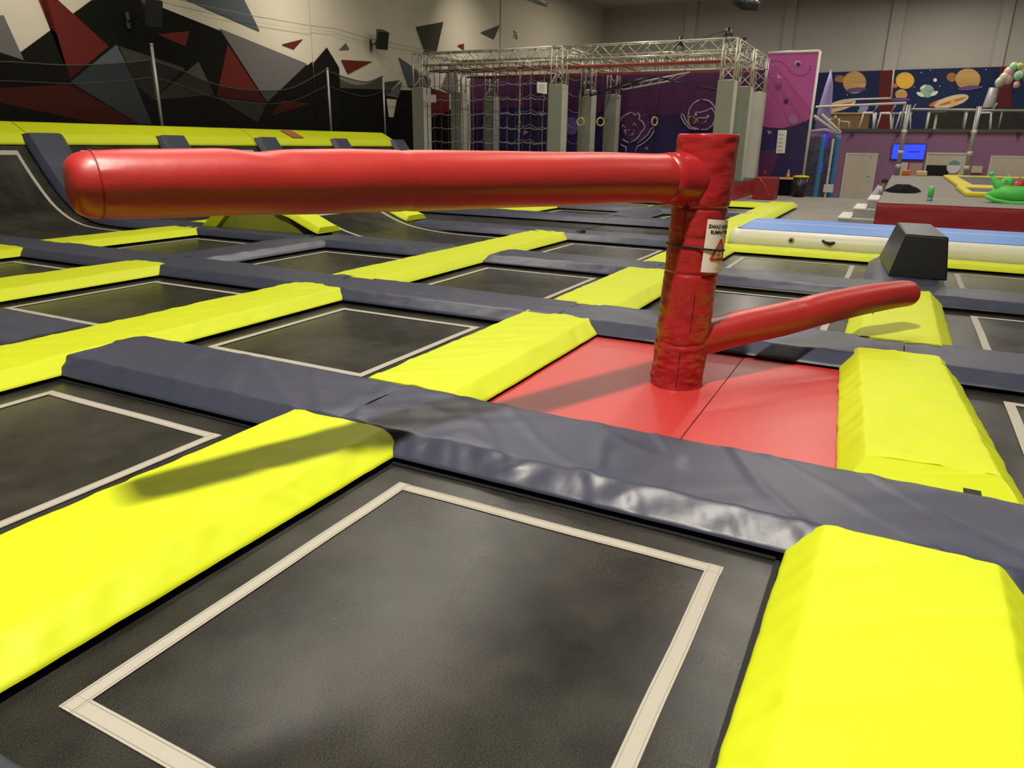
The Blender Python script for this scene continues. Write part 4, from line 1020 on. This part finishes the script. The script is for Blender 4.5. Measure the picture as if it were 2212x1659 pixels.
# ------------------------------------------------------------------ lower back wall, doors, screen
pw = slab('wall_lower', -4.6, 15.9, YM, YM+.15, -.75, 2.30, PURW)
def door(name, px0, px1, pyt, leaf=True, handle=True):
    a = at(px0, pyt, Y=YM-.03); c = at(px1, pyt, Y=YM-.03)
    t = bpy.data.objects.new(name, None); COL.objects.link(t); t.location = ((a.x+c.x)/2, YM-.03, -.75); t['_o'] = tuple(t.location); t['kind'] = 'structure'
    b = MB(); w_ = .07; y0, y1 = YM-.06, YM+.0
    b.box(a.x, a.x+w_, y0, y1, -.75, a.z, WHITEM); b.box(c.x-w_, c.x, y0, y1, -.75, a.z, WHITEM); b.box(a.x+w_, c.x-w_, y0, y1, a.z-w_, a.z, WHITEM); b.build('door_frame', t)
    if leaf: b = MB(); b.box(a.x+w_, c.x-w_, YM-.045, YM-.002, -.74, a.z-w_, DOORP); b.build('door_leaf', t)
    if handle:
        b = MB(); hx = c.x-.20; b.box(hx-.03, hx+.03, YM-.07, YM-.045, .22, .52, WHITEM); b.bar((hx, YM-.09, .40), (hx-.12, YM-.09, .40), .012, GREYM); b.build('door_handle', t)
        b = MB(); b.box(c.x-.32, c.x-.24, YM-.05, YM-.045, a.z-.22, a.z-.16, GREYINK); b.build('door_plate', t)
    return t, a, c
door('door_1', 1828, 1898, 330)
door('door_2', 2141, 2290, 336)
t3, a, c = door('door_3', 2003, 2096, 329, leaf=False, handle=False)
b = MB(); b.box(a.x+.07, c.x-.07, YM-.03, YM-.002, .95, a.z-.07, DOORP); b.box(a.x+.07, a.x+.95, YM-.03, YM-.002, -.74, .95, BLACK); b.box(a.x+.95, c.x-.07, YM-.03, YM-.002, -.74, .95, DOORP); b.build('door_leaf', t3)
t = thing('round_sign', 'round white sign with teal top on the far doorway', 'sign', at(2060, 359, Y=YM-.1))
b = MB(); p = at(2060, 361, Y=YM-.1); b.tube([(p.x, YM-.1, p.z), (p.x, YM-.06, p.z)], .26, PAPER, 24); b.build('disc', t)
b = MB(); n_ = 14; b.poly([(p.x+.24*math.cos(math.pi*(.08+.84*k/n_)), YM-.104, p.z+.02+.26*math.sin(math.pi*(.08+.84*k/n_))) for k in range(n_+1)], TEAL); b.build('printed_top', t)
p = at(2109, 366, Y=YM-.05); b = MB(); b.box(p.x-.18, p.x+.22, YM-.1, YM-.01, p.z-.14, p.z+.14, mat('cream_board', (.62, .58, .36), .7)); tag(b.build('notice_board', origin=p), 'small cream board beside the far white doorway', 'board')
t = thing('wall_screen', 'glowing blue screen on the mauve wall', 'screen', at(1962, 327, Y=YM-.1))
a, c = at(1929, 310, Y=YM-.1), at(1996, 346, Y=YM-.1)
b = MB(); b.box(a.x, c.x, YM-.1, YM-.01, c.z, a.z, BLKV); b.build('casing', t)
b = MB(); b.box(a.x+.03, c.x-.03, YM-.108, YM-.1, c.z+.03, a.z-.03, SCREEN); b.build('display', t)
b = MB(); p = at(1975, 328, Y=YM-.11); b.box(p.x-.22, p.x+.22, YM-.1095, YM-.108, p.z-.025, p.z+.025, mat('screen_dark', (.01, .01, .15), .4, emit=(.01, .02, .45), emit_s=.9)); p = at(1943, 328, Y=YM-.11); b.box(p.x-.05, p.x+.12, YM-.1095, YM-.108, p.z-.08, p.z+.06, MATS['screen_dark']); b.build('display_mark', t)
for k, (px, lb) in enumerate(((1842, 'small black wall lamp above the white door'), (1940, 'small black wall lamp above the blue screen'), (2010, 'small black wall lamp right of the blue screen'), (2096, 'small black wall lamp beside the second steel pole'), (2200, 'small black wall lamp nearest the right photo edge'))):
    p = at(px, 288, Y=YM-.1); t = thing('wall_lamp', lb, 'lamp', p, 'black lamps under the gallery')
    b = MB(); b.box(p.x-.055, p.x+.055, YM-.16, YM-.04, p.z-.10, p.z+.06, BLKV); b.build('lamp_body', t)
    b = MB(); b.bar((p.x, YM-.05, p.z), (p.x, YM+.0, p.z), .02, BLKV, 6); b.build('bracket', t)
p = at(1958, 369, Y=35.4); b = MB(); b.box(p.x-.16, p.x+.16, 35.3, 35.8, sz, sz+.22, ORANGE); o = tag(b.build('toy_crate', origin=p), 'orange toy crate at the back edge of the stage', 'crate'); m_ = o.modifiers.new('e', 'BEVEL'); m_.width = .05; m_.segments = 2
p = at(1992, 369, Y=35.4); b = MB(); b.box(p.x-.2, p.x+.2, 35.3, 35.8, sz, sz+.2, WOOD); o = tag(b.build('toy_box', origin=p), 'honey coloured toy box at the back edge of the stage', 'box'); m_ = o.modifiers.new('e', 'BEVEL'); m_.width = .04; m_.segments = 2
b = MB(); p0, p1 = at(1948, 350, Y=36.8), at(1998, 372, Y=36.8); b.box(p0.x, p0.x+.25, 36.8, 37.2, -.75, p0.z-.03, WHITEP); b.box(p0.x+.32, p1.x-.15, 36.8, 37.2, -.75, p0.z-.05, mat('salmon_seat', (.50, .30, .24), .7)); tag(b.build('bench_unit', origin=p0), 'salmon and white bench under the blue screen', 'bench')
# ------------------------------------------------------------------ gallery
g = slab('floor_gallery', -3.6, 15.9, YM-.1, YW, 2.30, 2.44, mat('gallery_edge', (.09, .085, .08), .7))
ZG = 2.44
t = thing('gallery_railing', 'pale double railing along the left part of the gallery', 'railing', (-2, YM, ZG))
for (x0, x1, y0, z) in ((-3.95, -.28, 231, 0), ):
    b = MB(); a, c = at(1762, 231, Y=YM), at(1958, 222.5, Y=YM); b.bar(a, c, .05, WHITEM, 8); b.build('top_rail', t)
b = MB(); a, c = at(1838, 215, Y=YM+.4), at(1925, 212, Y=YM+.4); b.bar(a, c, .035, WHITEM, 8); b.bar(c, at(1931, 150, Y=YM+.4), .03, WHITEM, 6); b.build('upper_rail', t)
b = MB(); b.bar(at(1955, 222, Y=YM), (at(1955, 222, Y=YM).x-.02, YM, ZG), .05, GREYM, 8); b.build('rail_post', t)
t = thing('gallery_railing', 'grey railing with dark mesh infill along the right of the gallery', 'railing', (4, YM, ZG))
b = MB(); a, c = at(1957, 236, Y=YM), at(2330, 241, Y=YM); b.bar(a, c, .055, GREYM, 8); b.build('top_rail', t)
for px in (2086, 2165, 2240): b = MB(); p = at(px, 240, Y=YM); b.bar((p.x, YM, ZG), p, .04, GREYM, 6); b.build('rail_post', t)
mesh_d = mat('dark_infill', (.045, .045, .04), .8, .2, .5, 2.)
b = MB(); a = at(1960, 240, Y=YM+.05); c = at(2330, 241, Y=YM+.05); b.box(a.x+.9, c.x, YM+3.0, YM+3.05, ZG, ZG+1.0, mesh_d); b.build('infill_panel', t)
for px0, py0, px1, py1, lb in ((1966, 232, 1932, 388, 'thick steel pole crossing in front of the blue screen'), (2113, 236, 2086, 380, 'thick steel pole right of the far doorway')):
    a = at(px0, py0, Y=35.2); c = at(px1, py1, Y=35.2); x = (a.x+c.x)/2; t = thing('steel_pole', lb, 'pole', (x, 35.2, sz), 'steel poles on the stage')
    b = MB(); b.bar((x, 35.2, sz), (x, 35.2, a.z+.1), .085, GREYM, 12); b.build('pole_tube', t)
    for z in (sz+.3, 1.4, 2.2): b = MB(); b.lathe([(.095, z), (.11, z+.04), (.11, z+.1), (.095, z+.14)], (x, 35.2, 0), STEEL, 12); b.build('collar', t)
# furniture of the gallery
def stool(label, x, y):
    t = thing('high_stool', label, 'stool', (x, y, ZG), 'white high stools of the gallery')
    b = MB(); b.tube([(x-.24, y, ZG+.66), (x-.2, y, ZG+.70), (x+.2, y, ZG+.70), (x+.24, y, ZG+.66)], .05, WHITEP, 8); b.box(x-.2, x+.2, y-.18, y+.18, ZG+.66, ZG+.71, WHITEP); b.build('seat', t)
    for sx in (-1, 1):
        for sy in (-1, 1): b = MB(); b.bar((x+sx*.2, y+sy*.15, ZG+.67), (x+sx*.30, y+sy*.2, ZG), .03, WHITEP, 6); b.build('leg', t)
    b = MB(); b.tube([(x+.2, y-.16, ZG+.70), (x+.34, y-.14, ZG+1.05), (x+.34, y+.14, ZG+1.05), (x+.2, y+.16, ZG+.70)], .03, GREYM, 6); b.build('backrest', t)
    return t
s0 = stool('white high stool with grey back near the balloons', 2.8, 38.7)
dup(s0, (-.25, 38.75, ZG), 'white high stool right beside the gallery corner post'); dup(s0, (-1.05, 39.1, ZG), 'white high stool in the middle of the gallery cluster'); dup(s0, (-1.75, 38.7, ZG), 'white high stool left in the gallery cluster')
def table(label, x, y, m):
    t = thing('gallery_table', label, 'table', (x, y, ZG), 'small gallery tables')
    b = MB(); b.box(x-.35, x+.35, y-.35, y+.35, ZG+.72, ZG+.76, m); b.build('table_top', t)
    b = MB(); b.bar((x, y, ZG+.02), (x, y, ZG+.72), .05, WHITEP, 8); b.build('column', t)
    b = MB(); b.box(x-.22, x+.22, y-.22, y+.22, ZG, ZG+.03, WHITEP); b.build('foot_plate', t)
    return t
table('small white gallery table behind the stool cluster', -.75, 40.2, WHITEP); table('small wooden gallery table right of the corner post', 1.0, 39.2, BROWN)
for px, lb in ((1888, 'white slanted gallery post left of the stools'), (2003, 'white gallery post right of the corner post'), (2084, 'thin white gallery post by the second steel pole')):
    p = at(px+4, 243, Y=YM+.05); b = MB(); b.bar((p.x, YM+.05, ZG), p, .05, WHITEP, 8); tag(b.build('gallery_post', origin=(p.x, YM+.05, ZG)), lb, 'post')
b = MB(); P_ = [at(*q, Y=YM+.1) for q in ((1789, 278), (1792, 257), (1813, 257), (1811, 279))]; b.tube(P_, .04, WHITEM, 8); b.tube([at(*q, Y=YM+.1) for q in ((1814, 262), (1834, 264), (1833, 279))], .035, WHITEM, 8); b.bar(at(1804, 257, Y=YM+.1), at(1805, 250, Y=YM+.1), .06, WHITEM); tag(b.build('tube_gate', origin=P_[0]), 'white bent tube gate at the left end of the gallery', 'gate')
t = thing('counter', 'brown wooden counter behind the left gallery railing', 'counter', (-1.6, 40, ZG)); b = MB(); a = at(1795, 246, Y=40.0); c = at(1878, 250, Y=40.0); b.box(a.x, c.x, 40, 40.6, ZG, a.z, BROWN); b.build('counter_body', t); b = MB(); b.box(a.x-.05, c.x+.05, 39.95, 40.65, a.z, a.z+.05, WOOD); b.build('counter_top', t)
# balloon tree
t = thing('balloon_tree', 'silver column topped with pastel balloons on the gallery', 'balloons', (3.3, 41.5, ZG))
b = MB(); b.tube([at(2128, 285, Y=41.5), at(2133, 240, Y=41.5), at(2148, 190, Y=41.5)], [.30, .26, .2], mat('silver_foil', (.30, .28, .28), .45, .5, .4, 9.), 12); b.build('column', t)
for px, py, r, m in ((2190, 144, .17, MINT), (2203, 143, .13, LIME), (2180, 156, .22, BLUSH), (2200, 163, .19, MINT), (2171, 169, .24, mat('pale_balloon', (.52, .52, .40), .4)), (2212, 155, .2, BLUSH), (2196, 183, .14, BLUSH), (2160, 178, .2, MATS['pale_balloon']), (2222, 168, .2, BLUSH), (2178, 172, .2, BLUSH)):
    b = MB(); b.ball(at(px, py, Y=41.5+random.uniform(-.15, .15)), r, m, 14, (1, 1, 1.15)); b.build('balloon', t)
# space mural on the back wall
t = bpy.data.objects.new('space_mural', None); COL.objects.link(t); t.parent = bpy.data.objects['wall_back']; t['_o'] = (0, 0, 0)
YS = YW-.17
def mural(name, polys):
    b = MB()
    for k, (P_, m) in enumerate(polys): b.poly([at(*q, Y=YS-.004*k) for q in P_], m)
    b.build(name, t)
def E_(px, py, rx, ry, rot=0, n=26): 
    return [(px+rx*math.cos(k*2*math.pi/n)*math.cos(rot)-ry*math.sin(k*2*math.pi/n)*math.sin(rot), py+rx*math.cos(k*2*math.pi/n)*math.sin(rot)+ry*math.sin(k*2*math.pi/n)*math.cos(rot)) for k in range(n)]
mural('space_ground', [([(1740, 158), (1905, 152), (1905, 300), (1740, 300)], SPACE), ([(1930, 151), (2300, 140), (2300, 300), (1930, 300)], SPACE), ([(1900, 153), (1932, 151), (1930, 300), (1896, 300)], MAROON), ([(2160, 144), (2185, 143), (2185, 300), (2150, 300)], MAROON)])
mural('painted_planets', [(E_(1814, 171, 11, 9), COPPER), (E_(1846, 178, 25, 24), PLANET), (E_(1849, 194, 22, 5, -.1), VIOLET), (E_(1955, 174, 20, 18), SUNY), (E_(1934, 185, 5, 5), ORANGE), (E_(1947, 204, 13, 11), PLANET), (E_(1945, 215, 22, 4), VIOLET),
                          (E_(2003, 197, 15, 14), EARTH), (E_(1988, 204, 9, 4, .5), WHITEP), (E_(2018, 202, 9, 4, -.5), WHITEP), (E_(1994, 188, 8, 3, -.6), WHITEP), (E_(2056, 167, 11, 10), COPPER), (E_(2091, 171, 27, 23), PLANET), (E_(2094, 190, 25, 5, -.1), VIOLET),
                          (E_(1862, 240, 9, 6), TEAL), (E_(1866, 232, 10, 8), LILAC), (E_(2020, 173, 4, 4), WHITEP), (E_(1770, 258, 9, 7), SUNY), (E_(2142, 203, 5, 8), DUSTY)])
def rocket(px, py, s): return [(E_(px-22*s, py+2*s, 16*s, 4*s, -.35), ORANGE), (E_(px-20*s, py+14*s, 12*s, 4*s, -.5), ORANGE), (E_(px, py, 30*s, 9*s, -.28), CREAMP), (E_(px+14*s, py-3*s, 10*s, 7*s, -.28), CREAMP), (E_(px+2*s, py, 24*s, 2.4*s, -.28), ORANGE), (E_(px+3*s, py+2*s, 5*s, 4*s), SUNY)]
mural('painted_rockets', rocket(1814, 228, 1.2)+rocket(2055, 219, 1.3))
mural('painted_stars', [(E_(px, py, 1.1, 1.1, 0, 6), WHITEP) for px, py in ((1880, 192), (1868, 168), (1990, 157), (1975, 188), (2030, 186), (2120, 188), (2130, 150), (1830, 205), (2010, 152))])
# lilac spire and toddler play tower
p0 = at(1795, 150, Y=38.4); p1 = at(1779, 240, Y=38.4); b = MB(); b.tube([(p1.x+.02, 38.4, ZG), (p1.x+.04, 38.4, p1.z), (p0.x+.02, 38.4, (p0.z+p1.z)/2+.2), (p0.x, 38.4, p0.z)], [.30, .30, .17, .01], LILAC, 12); tag(b.build('lilac_spire', origin=(p1.x, 38.4, ZG)), 'tall lilac pointed spire beside the pink banner', 'spire')
YT = 33.0
t = thing('play_tower', 'toddler play tower with blue padded poles and violet light', 'play tower', (-2.9, YT, -.75))
def pole(px0, py0, px1, r, m, nm, y=YT, z1=None):
    a = at(px0, py0, Y=y); c = at(px1, 400, Y=y); x = (a.x+c.x)/2; b = MB(); n = 16
    b.tube([(x, y, -.75+(a.z+.75)*k/n) for k in range(n+1)], [r*(1 if k % 2 else .86) for k in range(n+1)], m, 10); b.build(nm, t)
pole(1784, 290, 1760, .10, BLUEPAD, 'padded_pole'); pole(1812, 292, 1796, .10, BLUEPAD, 'padded_pole', YT+.8); pole(1776, 300, 1768, .10, VPAD, 'padded_pole', YT+.4); pole(1800, 300, 1786, .05, WHITEM, 'white_pole', YT+.2)
b = MB(); b.tube([at(1748, 285, Y=YT), at(1782, 281, Y=YT), at(1816, 289, Y=YT)], .07, mat('lilac_beam', (.42, .34, .50), .5), 8); b.build('top_beam', t)
b = MB(); b.bar(at(1758, 250, Y=YT), at(1806, 284, Y=YT), .06, WHITEM, 6); b.bar(at(1775, 247, Y=YT), at(1816, 286, Y=YT), .06, WHITEM, 6); b.build('slide_rail', t)
b = MB(); P_ = [at(*q, Y=YT+.5) for q in ((1776, 316), (1785, 318), (1791, 289), (1780, 287))]; b.prism(P_, (0, .05, 0), VGLOW); P_ = [at(*q, Y=YT+.5) for q in ((1769, 372), (1776, 372), (1778, 352), (1771, 352))]; b.prism(P_, (0, .05, 0), VGLOW); b.build('glow_patch', t)  # glowing patches added where violet lamplight falls on the tower
b = MB(); a, c = at(1735, 300, Y=YT+1.2), at(1775, 420, Y=YT+1.2); b.box(a.x-.3, c.x+.25, YT+1.2, YT+1.25, -.75, a.z+.1, CAMO); b.build('wrap_panel', t)
b = MB(); p = at(1790, 408, Y=YT+.1); b.box(p.x-.2, p.x+.15, YT+.1, YT+.4, p.z-.14, p.z+.16, WHITEP); b.build('white_box', t)
# loudspeakers, cable, lamps under the roof
def speaker(px, py, x, label, w_, h_, dx, dy):
    p = at(px, py, X=x); t = thing('loudspeaker', label, 'speaker', p); d = Vector((dx, dy, -.35)).normalized(); a = d.cross(Vector((0, 0, 1))).normalized(); u = a.cross(d)
    b = MB(); F = [p+a*sx*w_/2+u*sz_*h_/2+d*w_*.45 for sx, sz_ in ((-1, -1), (1, -1), (1, 1), (-1, 1))]; Bk = [p+a*sx*w_*.32+u*sz_*h_/2-d*w_*.45 for sx, sz_ in ((-1, -1), (1, -1), (1, 1), (-1, 1))]
    b.hexa([Bk[0], Bk[1], F[1], F[0]], [Bk[3], Bk[2], F[2], F[3]], BLKV); b.build('cabinet', t)
    b = MB(); b.hexa([q+d*.004 for q in F], [q+d*.02 for q in F], BLACK); b.build('grille', t)
    b = MB(); e = Vector((XW+.075, p.y-.12, p.z-.22)); b.tube([p-d*w_*.4, p-d*w_*.75-Vector((0, 0, .12)), e], .022, BLKV, 6); b.box(XW+.06, XW+.085, e.y-.05, e.y+.05, e.z-.16, e.z+.22, BLKV); b.build('bracket', t)
speaker(823, 85, -17.75, 'black loudspeaker on a bracket beside the white pilaster', .42, .60, .8, -.5)
speaker(324, 24, -17.4, 'black loudspeaker at the top photo edge above the mural', .42, .62, .9, -.2)
b = MB(); pts = [at(*q, X=XW+.25) for q in ((300, -22), (430, 10), (545, 34), (660, 54), (725, 62), (800, 84), (900, 104), (1000, 124))]; b.tube(pts, .010, GREYM, 4); tag(b.build('wall_cable', origin=pts[3]), 'thin cable strung across the left wall above the mural', 'cable')
p = at(1618, 6, Y=24.); t = thing('roof_projector', 'dark lamp hanging from the roof at the top photo edge', 'lamp', p)
b = MB(); b.tube([at(1590, -6, Y=24.), at(1612, 6, Y=24.), at(1640, 15, Y=24.)], [.22, .22, .12], BLKV, 10); b.build('lamp_housing', t); b = MB(); b.bar(p, (p.x, p.y, 9.75), .02, BLKV, 5); b.build('suspension_rod', t)
p = at(1168, 2, Y=30.); t = thing('roof_pipe', 'grey cylinder under the roof at the top photo edge', 'pipe', p); b = MB(); b.tube([at(1140, -6, Y=30.), at(1182, 8, Y=30.)], .14, GREYM, 10); b.build('pipe_body', t); b = MB(); b.bar(p, (p.x, p.y, 9.75), .02, GREYM, 5); b.build('suspension_rod', t)
# ------------------------------------------------------------------ small foam pyramid with its ramp trampoline
PZ = [(-9.35, .555), (-9.25, .52), (-9.13, .445), (-8.86, .365), (-8.48, .215), (-8.27, .145), (-7.95, .075), (-7.33, .015), (-6.6, 0), (-5.5, 0)]
pz = lambda x: interp(PZ, x)
t = trampoline(-2, 3, 'small curved ramp trampoline rising to the green foam pyramid', x0=-9.3, x1=XB(-1)-.3, zf=pz, wl_=(-8.9, X0-2*PX+WX))
t = thing('foam_pyramid', 'low green fronted foam pyramid with yellow slopes, behind the arm', 'foam wedge', (-9.8, 10.5, 0))
b = MB(); A_ = [(-11.05, 9.24, -.01), (-10.3, 9.24, .50), (-9.2, 9.24, .50), (-8.55, 9.24, -.01)]
b.prism(A_, (0, 2.8, 0), OLIVE); b.build('core', t)
sfp = surf_of(pz, -8.2)
for y, s_ in ((9.42, 91), (11.95, 92)):
    o = pad('slope_pad', None, Y_, (-8.28, y), (-9.42, y), wb=.29 if s_ == 91 else .34, h=.085, seed=s_, surf=sfp, z0=.012, e0=.03, e1=.02, step=.06)
    o.parent = t; o.location = o.location-t.location
b = MB(); b.hexa([(-11.12, 9.13, .0), (-10.75, 9.13, .0), (-10.75, 9.5, .0), (-11.12, 9.5, .0)], [(-10.36, 9.13, .56), (-10.12, 9.13, .53), (-10.12, 9.5, .53), (-10.36, 9.5, .56)], Y_); b.build('slope_pad', t)
for o in bpy.data.objects:
    if '_o' in o.keys(): del o['_o']
